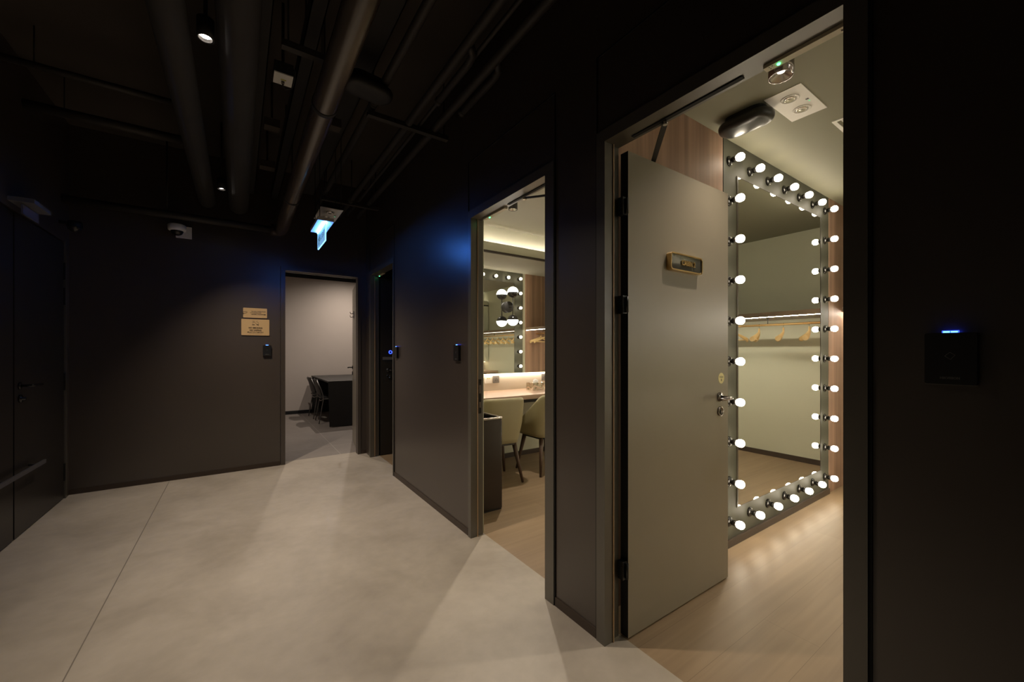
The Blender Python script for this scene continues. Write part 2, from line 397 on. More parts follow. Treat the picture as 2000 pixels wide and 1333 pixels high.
# door frames
def door_frame(n, y0, y1, label_w0=0.05, label_w1=0.05, near_w=0.06, far_w=0.045):
    bm = NB()
    # far jamb, with rebate step
    box(bm, WR-0.010, 1.382, y1, y1+far_w, 0, HD); box(bm, 1.382, 1.43, y1+0.012, y1+far_w, 0, HD)
    # near jamb
    box(bm, WR-0.010, 1.382, y0-near_w, y0, 0, HD); box(bm, 1.382, 1.43, y0-near_w, y0-0.012, 0, HD)
    # head
    box(bm, WR-0.010, 1.382, y0-near_w, y1+far_w, HD-0.003, HD+0.05); box(bm, 1.382, 1.43, y0-near_w, y1+far_w, HD+0.001, HD+0.05)
    bevel(bm, 0.002, 1)
    o = struct('trim_door_frame_%d' % n, bm, M['frame'])
    g = NB(); box(g, WR-0.006, WR+0.002, y0-near_w-0.007, y0-near_w-0.0005, 0, HD+0.05); box(g, WR-0.006, WR+0.002, y1+far_w+0.0005, y1+far_w+0.007, 0, HD+0.05)
    struct('shadow_gap', g, M['gap'], parent=o)
    s = NB(); box(s, 1.376, 1.3815, y1-0.005, y1, 0, HD-0.003); struct('bright_strip', s, M['jambglint'], parent=o)  # tan strip in place of light reflecting down the jamb
    return o
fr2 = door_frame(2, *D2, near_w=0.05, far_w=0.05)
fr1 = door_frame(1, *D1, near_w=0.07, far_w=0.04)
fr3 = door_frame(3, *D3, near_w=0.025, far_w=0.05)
bm = NB()
box(bm, FD[0]-0.045, FD[0], YF-0.010, YFI-0.04, 0, HD); box(bm, FD[1], FD[1]+0.035, YF-0.010, YFI-0.04, 0, HD); box(bm, FD[0]-0.045, FD[1]+0.035, YF-0.010, YFI-0.04, HD, HD+0.04)
bevel(bm, 0.002, 1); fr4 = struct('trim_door_frame_4', bm, M['dark'])
s = NB(); box(s, FD[0], FD[1], YFI-0.055, YFI-0.048, HD-0.008, HD-0.001); struct('bright_strip', s, M['chrome'], parent=fr4)

# strike plate on the jamb of the dressing room door
bm = NB(); box(bm, 1.392, 1.414, D1[1]+0.008, D1[1]+0.013, 0.86, 1.10); struct('strike_plate', bm, M['blackgloss'], parent=fr1)
bm = NB(); box(bm, 1.396, 1.410, D1[1]+0.0065, D1[1]+0.0085, 0.90, 0.94); box(bm, 1.396, 1.410, D1[1]+0.0065, D1[1]+0.0085, 1.0, 1.06); struct('strike_recess', bm, M['steel'], parent=fr1)

# electromagnetic lock strips and door closer slots in the heads
def mag_lock(y0, y1, led_y, parent):
    bm = NB(); box(bm, 1.404, 1.430, y0, y1, HD-0.010, HD+0.001)
    o = build('magnetic_lock', bm, M['khaki'], parent)
    l = NB(); lathe(l, [(0.0, -0.004), (0.004, -0.003), (0.005, 0)], (1.417, led_y, HD-0.010), n=12); build('status_light', l, M['ledgreen'], o)
    s = NB()
    for dy in (0.015, 0.024): disc_cyl(s, (1.411, y1-dy, HD-0.0105), (0,0,1), 0.002, 0.001, 8)
    disc_cyl(s, (1.421, y1-0.016, HD-0.0105), (0,0,1), 0.002, 0.001, 8)
    build('screw', s, M['black'], o)
    return o
mk = mag_lock(D2[0], 0.605, 0.565, fr2)
text('lock_print', 'CE', 0.010, MATS['dark_brown_ink'], mk, (1.417, 0.40, HD-0.0106), (PI, 0, PI/2))
mag_lock(D1[1]-0.30, D1[1]-0.03, D1[1]-0.10, fr1)
mag_lock(D3[1]-0.25, D3[1]-0.03, D3[1]-0.06, fr3)
def closer_slot(y0, y1, parent):
    bm = NB(); box(bm, 1.391, 1.409, y0, y1, HD-0.0045, HD-0.001); build('closer_track', bm, M['gap'], parent)
closer_slot(0.665, 1.12, fr2); closer_slot(1.66, 2.08, fr1)

# ------------------------------------------------------------------ cabin 2 shell
def room(tag_, c, ceil_m, wall_m, xs=WI):
    bm = NB(); box(bm, xs, c['x1']+0.1, c['y0']-0.1, c['y1']+0.02, c['z'], c['z']+0.1); struct('ceiling_'+tag_, bm, ceil_m)
    bm = NB(); box(bm, c['x1'], c['x1']+0.1, c['y0'], c['y1']+0.02, 0, c['z']); struct('wall_'+tag_+'_end', bm, wall_m)
room('cabin', C2, M['oliveceil'], M['olive'])
bm = NB(); box(bm, WI, C2['x1'], C2['y0']-0.1, C2['y0'], 0, 2.8); struct('wall_cabin_near', bm, M['olive'])
bm = NB(); box(bm, WI, C2['x1']+0.1, 1.384, 1.49, 0, 2.9); struct('wall_partition', bm, M['olive'])
bm = NB(); box(bm, WI, WI+0.012, C2['y0'], D2[0]-0.06, 0, 2.7); box(bm, WI, WI+0.012, D2[1]+0.055, 1.36, 0, 2.7); box(bm, WI, WI+0.012, D2[0]-0.06, D2[1]+0.055, HD+0.055, 2.7)
struct('wall_cabin_door_side', bm, M['olive'])
for nm, x0, x1 in (('wall_cabin_wood_panel_1', WI+0.012, 2.602), ('wall_cabin_wood_panel_2', 4.452, C2['x1'])):
    bm = NB(); box(bm, x0, x1, 1.364, 1.384, 0.0, 2.70); struct(nm, bm, M['woodwall'])
bm = NB(); box(bm, 2.602, 2.611, 1.374, 1.384, 0, 2.7); box(bm, 4.443, 4.452, 1.374, 1.384, 0, 2.7); struct('trim_panel_gap', bm, M['gap'])
bm = NB(); box(bm, 2.611, 4.44, 1.352, 1.372, 0, 0.048); box(bm, C2['x1']-0.012, C2['x1'], C2['y0'], 1.364, 0, 0.06); box(bm, WI, C2['x1'], C2['y0'], C2['y0']+0.012, 0, 0.06)
struct('baseboard_cabin', bm, M['base'])

# ------------------------------------------------------------------ lighted mirrors
def lighted_mirror(x0, y, z0, ztop, face, xcols, zrows, mx0, mx1, mz0, mz1, label, rz=0):
    """face -1: looks toward -Y. 30 lamp holders round a tall mirror"""
    t = thing('lighted_mirror', label, 'mirror', (x0, y, z0), 0)
    s = face
    def Y(d): return s * d      # local y, d metres out of the wall
    def bx(a, b, d0, d1, c, e):
        q = NB(); box(q, a - x0, b - x0, min(Y(d0), Y(d1)), max(Y(d0), Y(d1)), c - z0, e - z0); return q
    build('backing_panel', bx(xcols[0]-0.069, xcols[-1]+0.095, -0.018, 0.0, z0, ztop), M['olivepanel'], t)
    g = build('mirror_glass', bx(mx0+0.003, mx1-0.003, -0.003, 0.003, mz0+0.003, mz1-0.003), M['mirror'], t)
    e = NB()
    for a, b, c, d in ((mx0-0.010, mx0+0.004, mz0, mz1), (mx1-0.004, mx1+0.002, mz0, mz1), (mx0+0.004, mx1-0.004, mz0, mz0+0.004), (mx0+0.004, mx1-0.004, mz1-0.004, mz1)):
        box(e, a-x0, b-x0, min(Y(0), Y(0.005)), max(Y(0), Y(0.005)), c-z0, d-z0)
    build('mirror_edge', e, M['bronze'], t)
    hb = NB(); lathe(hb, [(0, 0), (0.033, 0), (0.033, 0.007), (0.027, 0.013), (0.0145, 0.015), (0.0145, 0.024), (0.019, 0.028), (0.019, 0.049), (0.014, 0.051), (0, 0.051)], (0,0,0), (0, s, 0), 20)
    bb = NB(); lathe(bb, [(0.012, 0.048), (0.016, 0.050), (0.021, 0.056), (0.0245, 0.065), (0.0255, 0.074), (0.0245, 0.084), (0.0195, 0.092), (0.010, 0.098), (0, 0.0995)], (0,0,0), (0, s, 0), 20)
    h0 = build('lamp_holder', hb, M['blackgloss'], t); b0 = build('light_bulb', bb, M['bulb'], h0)
    pos = [(x, z) for z in zrows for x in (xcols[0], xcols[-1])] + [(x, z) for x in xcols[1:-1] for z in (zrows[0], zrows[-1])]
    for i, (x, z) in enumerate(pos):
        if i == 0: h = h0
        else:
            h = h0.copy(); C.objects.link(h); h.parent = t; b = b0.copy(); C.objects.link(b); b.parent = h
        h.location = (x - x0, 0, z - z0)
    return t
X2 = [2.68 + 0.2775*i for i in range(7)]; Z2 = [0.17 + 0.2654*i for i in range(10)]
lighted_mirror(2.611, 1.364, 0.05, 2.698, -1, X2, Z2, 2.79, 4.246, 0.240, 2.484, 'tall mirror ringed by glowing bulbs on an olive panel behind the open cabin door')
X1 = [2.748 + 0.273*i for i in range(7)]; Z1 = [0.19 + 0.2745*i for i in range(10)]
lighted_mirror(2.68, 1.528, 0.05, 2.778, 1, X1, Z1, 2.87, 4.29, 0.26, 2.585, 'bulb-ringed full-height mirror seen only as a reflection above the dressing table')

# ------------------------------------------------------------------ wardrobe shelves, rails, hangers
def wardrobe(tagname, x_front, x_back, y0, y1, z, xr, zr, label_s, label_r, endm):
    t = thing('wall_shelf', label_s, 'shelf', ((x_front+x_back)/2, (y0+y1)/2, z))
    cx, cyy = (x_front+x_back)/2, (y0+y1)/2
    bm = NB(); box(bm, x_front-cx, x_back-cx, y0-cyy, y1-cyy, 0, 0.05); build('shelf_board', bm, M['shelf'], t, 0.002, 1)
    bm = NB(); box(bm, x_front+0.014-cx, x_front+0.020-cx, y0+0.02-cyy, y1-0.02-cyy, -0.004, 0.0); build('led_strip', bm, M['shelfled'], t)
    r = thing('clothes_rail', label_r, 'clothes rail', (xr, cyy, zr))
    bm = NB(); tube(bm, [(0, y0-cyy, 0), (0, y1-cyy, 0)], 0.0125, 14); build('rail', bm, M['brass'], r)
    k = 0
    for yy in (y0+0.62, y1-0.74):
        bm = NB(); tube(bm, [(0, yy-cyy, 0.012), (0, yy-cyy, z-zr)], 0.006, 8); build('bracket', bm, M['blackmatte'], r)
    return t, r
wardrobe('a', 4.79, C2['x1'], -0.93, 1.364, 1.675, 4.98, 1.597, 'brown wooden shelf with a light strip, crossing the cabin end wall', 'brass clothes rail under the lit shelf in the bulb-mirror cabin', None)
wardrobe('b', 4.54, C1['x1'], 1.53, 3.84, 1.70, 4.82, 1.64, 'brown shelf seen reflected beside the mirror in the dressing room', 'clothes rail reflected in the dressing table mirror', None)

def hanger(label):
    t = thing('coat_hanger', label, 'coat hanger', (0,0,0))
    bm = NB(); n = 24; rings = []
    for i in range(n+1):
        u = -1 + 2*i/n; au = abs(u)
        p = Vector((u*0.205, -0.052*au*au, -0.075 - 0.085*au**1.25 + (0.03 if au < 0.08 else 0)))
        th = 0.009 + 0.022*au**2.0 * (1 if au < 0.93 else 0.8); hh = 0.015 + 0.013*au**2
        rings.append([bm.verts.new(p + Vector((0, math.cos(2*PI*k/10)*th, math.sin(2*PI*k/10)*hh))) for k in range(10)])
    for i in range(n):
        for k in range(10):
            f = bm.faces.new((rings[i][k], rings[i][(k+1)%10], rings[i+1][(k+1)%10], rings[i+1][k])); f.smooth = True
    bm.faces.new(rings[0]); bm.faces.new(list(reversed(rings[-1])))
    build('hanger_body', bm, M['hangwood'], t)
    bm = NB(); tube(bm, [(-0.19, -0.034, -0.158), (0, -0.03, -0.160), (0.19, -0.034, -0.158)], 0.0055, 8); build('trouser_bar', bm, M['hangwood'], t)
    bm = NB(); pts = [(0, 0, -0.055), (0, 0, -0.035)]
    for k in range(11):
        a = -PI/2 + k * (PI*1.35/10); pts.append((math.cos(a)*0.0185, 0, math.sin(a)*0.0185 - 0.001))
    tube(bm, pts, 0.002, 8); build('hook', bm, M['chrome'], t)
    return t
hg = 'wooden hangers on the brass rail'
h0 = hanger('wooden coat hanger turned broadside, seen next to the edge of the tall mirror')
h0.location = (4.98, 0.235, 1.594); h0.rotation_euler = (0, 0, 0.62); h0['group'] = hg
# the rail runs along Y, the hangers lie across it
for lab, y, a in (('wooden coat hanger seen edge-on in the tall mirror, next to the one turned broadside', 0.533, -0.34), ('wooden coat hanger seen edge-on in the tall mirror, middle of the three edge-on ones', 0.784, -0.38), ('wooden coat hanger seen edge-on in the tall mirror, last one towards the wood wall', 1.027, -0.42)):
    dup(h0, (4.98, y, 1.594), a, lab, hg)
hr = 'wooden hangers reflected above the dressing table'
for i, (y, a) in enumerate(((1.66, 0.1), (1.80, 0.25), (2.30, 0.5), (2.52, 0.45), (2.74, 0.55), (2.95, 0.5), (3.17, 0.55), (3.40, 0.5), (3.62, 0.6))):
    dup(h0, (4.82, y, 1.637), a, 'wooden coat hanger on the rail reflected in the dressing table mirror', hr)

# ------------------------------------------------------------------ doors
def lever_handle(parent, x, y, z, hinge_dir, col=None, back=False):
    """lever on a leaf whose face looks to -Y; hinge_dir -1 = lever runs toward -X"""
    h = NB(); lathe(h, [(0, 0), (0.026, 0), (0.026, 0.008), (0.012, 0.010), (0.010, 0.012)], (x, y, z), (0, -1, 0), 24)
    tube(h, [(x, y-0.008, z), (x, y-0.060, z), (x+hinge_dir*0.004, y-0.068, z), (x+hinge_dir*0.012, y-0.071, z), (x+hinge_dir*0.13, y-0.073, z)], 0.0085, 12)
    o = build('door_handle', h, M['chrome'] if col is None else col, parent)
    k = NB(); lathe(k, [(0, 0.0), (0.026, 0), (0.026, 0.010), (0.019, 0.011), (0.019, 0.007), (0, 0.007)], (x, y, z-0.080), (0, -1, 0), 24)
    e = build('keyhole_escutcheon', k, M['steel'] if col is None else col, parent)
    q = NB(); box(q, x-0.003, x+0.003, y-0.0085, y-0.0065, z-0.094, z-0.072); disc_cyl(q, (x, y-0.0065, z-0.072), (0,-1,0), 0.006, 0.002, 12); build('keyhole', q, M['black'], e)
    return o
# cabin door, standing open at right angles to the wall
d2 = bpy.data.objects.new('door_2', None); C.objects.link(d2); d2['kind'] = 'structure'; d2.location = (1.442, 1.18, 0.0)
bm = NB(); box(bm, 0, 0.866, 0, 0.042, 0.008, 2.200); bevel(bm, 0.0015, 1)
for f in bm.faces:
    if f.calc_center_median().x < 0.001: f.material_index = 1
build('door_leaf', bm, [M['leaf'], M['leafedge']], d2)
lever_handle(d2, 0.775, 0, 1.043, -1, M['smoked'])
bm = NB(); disc_cyl(bm, (0.793, 0.0, 1.147), (0, -1, 0), 0.030, 0.001, 32); st = build('round_sticker', bm, M['sticker'], d2)
text('sticker_print', 'PUSH', 0.016, M['ink'], st, (0.793, -0.0012, 1.153), FACE_Y, 0.0001)
text('sticker_print', '推', 0.014, M['ink'], st, (0.793, -0.0012, 1.136), FACE_Y, 0.0001)
for z in (1.95, 1.508, 0.315):
    bm = NB(); box(bm, -0.030, 0.002, 0.004, 0.034, z-0.04, z+0.04); tube(bm, [(-0.012, -0.004, z-0.035), (-0.012, -0.004, z+0.035)], 0.007, 10)
    build('hinge', bm, M['black'], d2)
bm = NB(); sgn = rrect(0.276, 0.086, 0.017)
prism(bm, rrect(0.268, 0.078, 0.014), (0.421, 0.0, 1.740), (1,0,0), (0,0,1), 0.022); name = build('name_plate', bm, M['glassdark'], d2)
bm = NB(); ring_prism(bm, sgn, rrect(0.264, 0.074, 0.013), (0.421, 0.0, 1.740), (1,0,0), (0,0,1), 0.027); build('plate_rim', bm, M['brass'], name)
text('plate_lettering', 'CABIN 2', 0.036, M['brass'], name, (0.432, -0.0245, 1.739), FACE_Y, 0.003, 0.0005, 0.86, 1.04)
# flat black closer arm from the slot to the leaf
bm = NB(); a = Vector((1.404-1.442, 0.965-1.18, 2.2125)); b_ = Vector((0.205, 0.018, 2.2125)); dd = (b_-a).normalized(); sd = Vector((-dd.y, dd.x, 0))*0.011
vv = [bm.verts.new(p + s_ + Vector((0,0,h))) for h in (-0.0035, 0.0035) for p, s_ in ((a, sd), (a, -sd), (b_, -sd), (b_, sd))]
for f in ((3,2,1,0),(4,5,6,7),(0,1,5,4),(1,2,6,5),(2,3,7,6),(3,0,4,7)): bm.faces.new([vv[i] for i in f])
build('closer_arm', bm, M['blackmatte'], d2)
bm = NB(); disc_cyl(bm, (a.x, a.y, 2.203), (0,0,1), 0.009, 0.018, 16); build('closer_pivot', bm, M['chrome'], d2)
bm = NB(); box(bm, 0.10, 0.36, 0.008, 0.034, 2.1985, 2.2045); build('closer_body', bm, M['blackmatte'], d2)

# dressing room door stands open behind the near jamb: only its closer arm shows
d1 = bpy.data.objects.new('door_1', None); C.objects.link(d1); d1['kind'] = 'structure'; d1.location = (1.46, 1.58, 0)
bm = NB(); box(bm, 0, 0.80, -0.045, -0.003, 0.008, 2.2); build('door_leaf', bm, M['leaf'], d1, 0.0015, 1)
bm = NB(); tube(bm, [(-0.058, 0.33, 2.210), (0.22, -0.02, 2.210)], 0.006, 8, sx=1.8); build('closer_arm', bm, M['blackmatte'], d1)
bm = NB(); disc_cyl(bm, (-0.058, 0.33, 2.200), (0,0,1), 0.012, 0.016, 16); build('closer_pivot', bm, M['chrome'], d1)

# dark side room door, open along the far side of its opening
d3 = bpy.data.objects.new('door_3', None); C.objects.link(d3); d3['kind'] = 'structure'; d3.location = (1.45, 5.0, 0)
bm = NB(); box(bm, 0, 0.84, 0, 0.042, 0.008, 2.2); build('door_leaf', bm, M['leafdark'], d3, 0.0015, 1)
lever_handle(d3, 0.10, 0, 1.06, 1, M['blackgloss'])
bm = NB(); box(bm, 0.03, 0.30, -0.010, 0.0, 1.19, 1.225); lk = build('lock_display', bm, M['greyplate'], d3)
bm = NB(); ring_prism(bm, rrect(0.044, 0.044, 0.021), rrect(0.026, 0.026, 0.012), (0.125, 0.0, 1.285), (1,0,0), (0,0,1), 0.004); build('display_symbol', bm, M['ledblue'], lk)

# far room door leaf, open past square into the far room
d4 = bpy.data.objects.new('door_4', None); C.objects.link(d4); d4['kind'] = 'structure'; d4.location = (1.262, 5.39, 0); d4.rotation_euler = (0, 0, -PI/2 - math.radians(9) + PI)
# local x runs along the leaf (towards +Y world), local +y side faces -X
bm = NB(); box(bm, 0, 0.84, -0.042, 0, 0.008, 2.2); build('door_leaf', bm, M['leaf'], d4, 0.0015, 1)
h = NB(); lathe(h, [(0, 0), (0.026, 0), (0.026, 0.008), (0.010, 0.010)], (0.76, 0, 1.06), (0, 1, 0), 20)
tube(h, [(0.76, 0.008, 1.06), (0.76, 0.062, 1.06), (0.75, 0.068, 1.06), (0.63, 0.070, 1.06)], 0.008, 10); build('door_handle', h, M['blackgloss'], d4)
k = NB(); lathe(k, [(0, 0), (0.026, 0), (0.026, 0.010), (0, 0.010)], (0.76, 0, 0.975), (0, 1, 0), 20); build('keyhole_escutcheon', k, M['blackgloss'], d4)
k = NB(); box(k, 0.50, 0.56, 0, 0.008, 1.76, 1.86)
for zz in (1.78, 1.83): tube(k, [(0.53, 0.008, zz), (0.53, 0.045, zz-0.005), (0.53, 0.05, zz+0.02)], 0.005, 8)
build('coat_hook', k, M['steel'], d4)

# left wall double door
d5 = bpy.data.objects.new('door_5', None); C.objects.link(d5); d5['kind'] = 'structure'; d5.location = (WL-0.045, 4.18, 0)
bm = NB(); box(bm, 0, 0.040, 0.0, 0.935, 0.008, 2.25); lf = build('door_leaf', bm, M['leafdark'], d5, 0.002, 1)
for z in (2.00, 1.78, 1.03, 0.235):
    bm = NB(); box(bm, 0.036, 0.050, 0.925, 0.945, z-0.075, z+0.075); build('hinge', bm, M['black'], d5)
bm = NB(); lathe(bm, [(0,0),(0.027,0),(0.027,0.008),(0.011,0.010)], (0.040, 0.075, 1.055), (1,0,0), 20); tube(bm, [(0.045,0.075,1.055),(0.095,0.075,1.055),(0.105,0.085,1.055),(0.108,0.215,1.055)], 0.009, 10)
build('door_handle', bm, M['blackgloss'], d5)
bm = NB(); lathe(bm, [(0,0),(0.027,0),(0.027,0.012),(0.012,0.014),(0.012,0.03),(0,0.03)], (0.040, 0.075, 0.965), (1,0,0), 20); build('keyhole_escutcheon', bm, M['blackgloss'], d5)
d6 = bpy.data.objects.new('door_6', None); C.objects.link(d6); d6['kind'] = 'structure'; d6.location = (WL-0.045, 3.22, 0)
bm = NB(); box(bm, 0, 0.040, 0.0, 0.94, 0.008, 2.25); build('door_leaf', bm, M['leafdark'], d6, 0.002, 1)
bm = NB(); box(bm, WL-0.048, WL+0.004, 5.125, 5.165, 0, 2.27); struct('trim_left_door_frame', bm, M['frame'])
r = thing('wall_rail', 'grey metal bar running low along the dark double doors', 'rail', (WL+0.05, 4.1, 0.465))
bm = NB(); box(bm, -0.006, 0.006, -0.9, 0.40, -0.014, 0.014); build('rail_bar', bm, M['rail'], r, 0.002, 1)
for yy in (-0.7, -0.2, 0.3):
    bm = NB(); tube(bm, [(-0.055, yy, 0), (-0.004, yy, 0)], 0.007, 8); build('bracket', bm, M['blackmatte'], r)

# ------------------------------------------------------------------ corridor ceiling services
def pipe(label, x, z, r, y0, y1, m, name='ceiling_pipe', cat='pipe', collars=()):
    t = thing(name, label, cat, (x, (y0+y1)/2, z)); c = (y0+y1)/2
    bm = NB(); tube(bm, [(0, y0-c, 0), (0, y1-c, 0)], r, 20)
    build('pipe_run', bm, m, t)
    for yy in collars:
        bm = NB(); tube(bm, [(0, yy-c-0.015, 0), (0, yy-c+0.015, 0)], r*1.1, 20); tube(bm, [(0, yy-c, r), (0, yy-c, ZC-z)], 0.005, 6); build('hanging_clamp', bm, M['beam'], t)
    return t
# main pipe with an elbow along the far wall
t = thing('ceiling_pipe', 'thick brown-grey pipe under the ceiling, bending along the far wall', 'pipe', (0.38, 3.0, 2.62))
bm = NB(); pts = [(0, -4.0, 0), (0, 1.98, 0)] + [(-0.07+0.07*math.cos(a), 1.98+0.07*math.sin(a), 0) for a in [PI/2*k/6 for k in range(1, 6)]]
tube(bm, pts + [(-0.09, 2.05, 0)], 0.060, 24); build('pipe_run', bm, M['pipe'], t)
bm = NB(); tube(bm, [(-0.09, 2.05, 0), (-1.64, 2.05, -0.0)], 0.036, 18); build('pipe_branch', bm, M['pipedim'], t)
for yy in (-0.67, 0.9):
    bm = NB(); tube(bm, [(0, yy-0.015, 0), (0, yy+0.015, 0)], 0.064, 24); tube(bm, [(0, yy, 0.06), (0, yy, ZC-2.62)], 0.005, 6); build('hanging_clamp', bm, M['beam'], t)
bm = NB(); tube(bm, [(-0.95, 2.05, 0.036), (-0.95, 2.05, ZC-2.62)], 0.008, 8); build('drop_rod', bm, M['beam'], t)
pipe('wide grey duct passing beside the brightest downlight, ending by the far wall', 0.0, 2.80, 0.085, -0.9, 5.0, M['duct'], 'ceiling_duct', 'duct')
pipe('narrower grey duct on the dome camera side of the downlights', -0.26, 2.80, 0.070, -0.9, 5.0, M['duct'], 'ceiling_duct', 'duct')
pipe('dim pipe ending at the oval ceiling device, first one past the thick pipe', 0.75, 2.97, 0.026, -0.9, 5.1, M['pipedim'], collars=(2.75, 4.5))
pipe('dim black pipe with a short parallel loop, second one past the thick pipe', 1.0, 2.93, 0.026, -0.9, 5.1, M['pipedim'], collars=(4.5,))
pipe('thin conduit between the two looped black pipes', 1.09, 2.95, 0.012, -0.9, 5.1, M['pipedim'])
pipe('dim black pipe closest to the door wall', 1.20, 2.95, 0.028, -0.9, 5.1, M['pipedim'], collars=(4.5,))
for lab, y, z, r_, x0_, x1_ in (('faint thin pipe running from the dark double-door wall to the ducts', 3.77, 3.10, 0.022, WL, -0.34), ('faint wider pipe running from the dark double-door wall to the ducts', 4.30, 3.06, 0.035, WL, -0.34)):
    o = NB(); c = (x0_+x1_)/2; tube(o, [(x0_-c, 0, 0), (x1_-c, 0, 0)], r_, 14)
    for xx in (x0_-c+0.2, x1_-c-0.05): tube(o, [(xx, 0, r_), (xx, 0, ZC-z)], 0.004, 6)
    q = build('ceiling_pipe', o, M['pipedim'], None); q.location = (c, y, z); tag(q, lab, 'pipe')
for lab, x, y0, y1, z in (('short loop of pipe beside the second black pipe', 1.075, 1.95, 2.40, 2.93), ('short loop of pipe beside the black pipe closest to the door wall', 1.275, 2.0, 2.45, 2.95)):
    o = NB(); c = (y0+y1)/2
    tube(o, [(-0.06, y0-c-0.08, 0), (-0.01, y0-c-0.02, 0), (0, y0-c+0.05, 0), (0, y1-c, 0)], 0.022, 12)
    lathe(o, [(0, 0), (0.026, 0), (0.026, 0.03), (0, 0.03)], (0, y1-c, 0), (0,1,0), 12)
    q = build('pipe_loop', o, M['pipedim'], None); q.location = (x, c, z); tag(q, lab, 'pipe')
for lab, x0, x1, y, z in (('slotted steel channel holding the black pipes, by the oval ceiling device', 0.72, 1.31, 2.78, 2.90), ('slotted steel channel holding the black pipes close to the far wall', 0.72, 1.31, 4.6, 2.90), ('short steel channel gripping the thick pipe, by the white-faced box', 0.18, 0.40, 2.33, 2.85)):
    o = NB(); c = (x0+x1)/2
    box(o, x0-c, x1-c, -0.020, 0.020, -0.003, 0); box(o, x0-c, x1-c, -0.020, -0.016, 0, 0.03); box(o, x0-c, x1-c, 0.016, 0.020, 0, 0.03)
    for xx in (x0-c+0.03, x1-c-0.03): tube(o, [(xx, 0, 0), (xx, 0, ZC-z)], 0.005, 6)
    q = build('support_channel', o, M['pipedim'], None); q.location = (c, y, z); tag(q, lab, 'bracket')
# cable trays and beams hung below the slab
for lab, x0, x1, z in (('black cable tray between the wide duct and the thick pipe', 0.075, 0.14, 2.98), ('black cable tray beside and above the thick pipe', 0.29, 0.36, 2.98), ('black cable tray above the dim pipes', 0.60, 0.715, 3.10)):
    o = NB(); c = (x0+x1)/2; box(o, x0-c, x1-c, -3.0, 3.0, 0, 0.006); box(o, x0-c, x0-c+0.005, -3.0, 3.0, 0, 0.09); box(o, x1-c-0.005, x1-c, -3.0, 3.0, 0, 0.09)
    for yy in (-2.5, -1, 0.5, 1.7): tube(o, [(0, yy, 0), (0, yy, ZC-z-0.002)], 0.005, 6)
    q = build('cable_tray', o, M['beam'], None); q.location = (c, 2.1, z); tag(q, lab, 'cable tray')
for lab, x, y, sx_, sy_, z in (('small grey box fixed beside the thick pipe, under the black trays', 0.56, 3.05, 0.08, 0.08, 2.88), ('small dark conduit box beyond the white-faced box', 0.21, 3.55, 0.10, 0.09, 3.0), ('small dark conduit box on the slab by the far end of the wide duct', 0.22, 4.35, 0.12, 0.10, 3.0)):
    o = NB(); box(o, -sx_/2, sx_/2, -sy_/2, sy_/2, 0, 0.06); tube(o, [(0, 0, 0.06), (0, 0, ZC-z)], 0.008, 8)
    q = build('junction_box', o, M['ceil'], None, 0.003, 1); q.location = (x, y, z); tag(q, lab, 'junction box')
# white-faced box with a plug and cable
t = thing('junction_box', 'dark ceiling box with a white face, yellow sticker and looped cable', 'junction box', (0.216, 2.70, 2.90))
bm = NB(); box(bm, -0.048, 0.048, -0.056, 0.056, 0.006, 0.07); tube(bm, [(0,0,0.07),(0,0,0.45)], 0.008, 8); build('box_body', bm, M['beam'], t)
bm = NB(); box(bm, -0.048, 0.048, -0.056, 0.056, 0, 0.006); fcx = build('face_plate', bm, M['white'], t)
bm = NB(); box(bm, -0.012, 0.016, -0.004, 0.006, -0.001, 0.0); build('yellow_sticker', bm, M['yellow'], fcx)
bm = NB(); box(bm, -0.008, 0.008, 0.012, 0.030, -0.012, 0.0); build('plug', bm, M['greyplate'], t)
bm = NB(); tube(bm, [(0, 0.022, -0.01), (0.004, 0.045, -0.02), (0.02, 0.065, -0.015), (0.05, 0.06, 0.0), (0.062, 0.03, 0.03), (0.064, 0.0, 0.07), (0.03, -0.01, 0.10)], 0.004, 8); build('cable', bm, M['black'], t)
# oval wireless units
def oval(label, loc, rz, ztop, m):
    t = thing('ceiling_access_point', label, 'wireless access point', loc, rz)
    bm = NB(); prev = None
    for ins, z in ((0.012, 0.055), (0.004, 0.050), (0.0, 0.040), (0.001, 0.026), (0.006, 0.014), (0.016, 0.006), (0.032, 0.002), (0.055, 0.0005), (0.078, 0.0)):
        ring = [bm.verts.new((p[0], p[1], z)) for p in rrect(0.30-2*ins, 0.17-2*ins, max(0.006, 0.080-ins), 10)]
        if prev:
            for k in range(len(ring)):
                f = bm.faces.new((prev[k], prev[(k+1) % len(ring)], ring[(k+1) % len(ring)], ring[k])); f.smooth = True
        else: bm.faces.new(list(reversed(ring)))
        prev = ring
    f = bm.faces.new(prev); f.smooth = True
    build('housing', bm, m, t)
    bm = NB(); prism(bm, rrect(0.22, 0.12, 0.05, 6), (0, 0, 0.055), (1,0,0), (0,1,0), ztop-loc[2]-0.055); build('mounting_base', bm, M['black'], t)
    return t
oval('black oval wireless unit on the cabin ceiling beside the white twin lamp plate', (2.47, 1.16, 2.615), PI/2, 2.70, mat('satin_black_cover', (0.02, 0.02, 0.018), 0.3))
oval('black oval wireless unit among the pipes of the corridor ceiling', (0.66, 2.53, 2.88), 0.12, 2.98, M['blackmatte'])
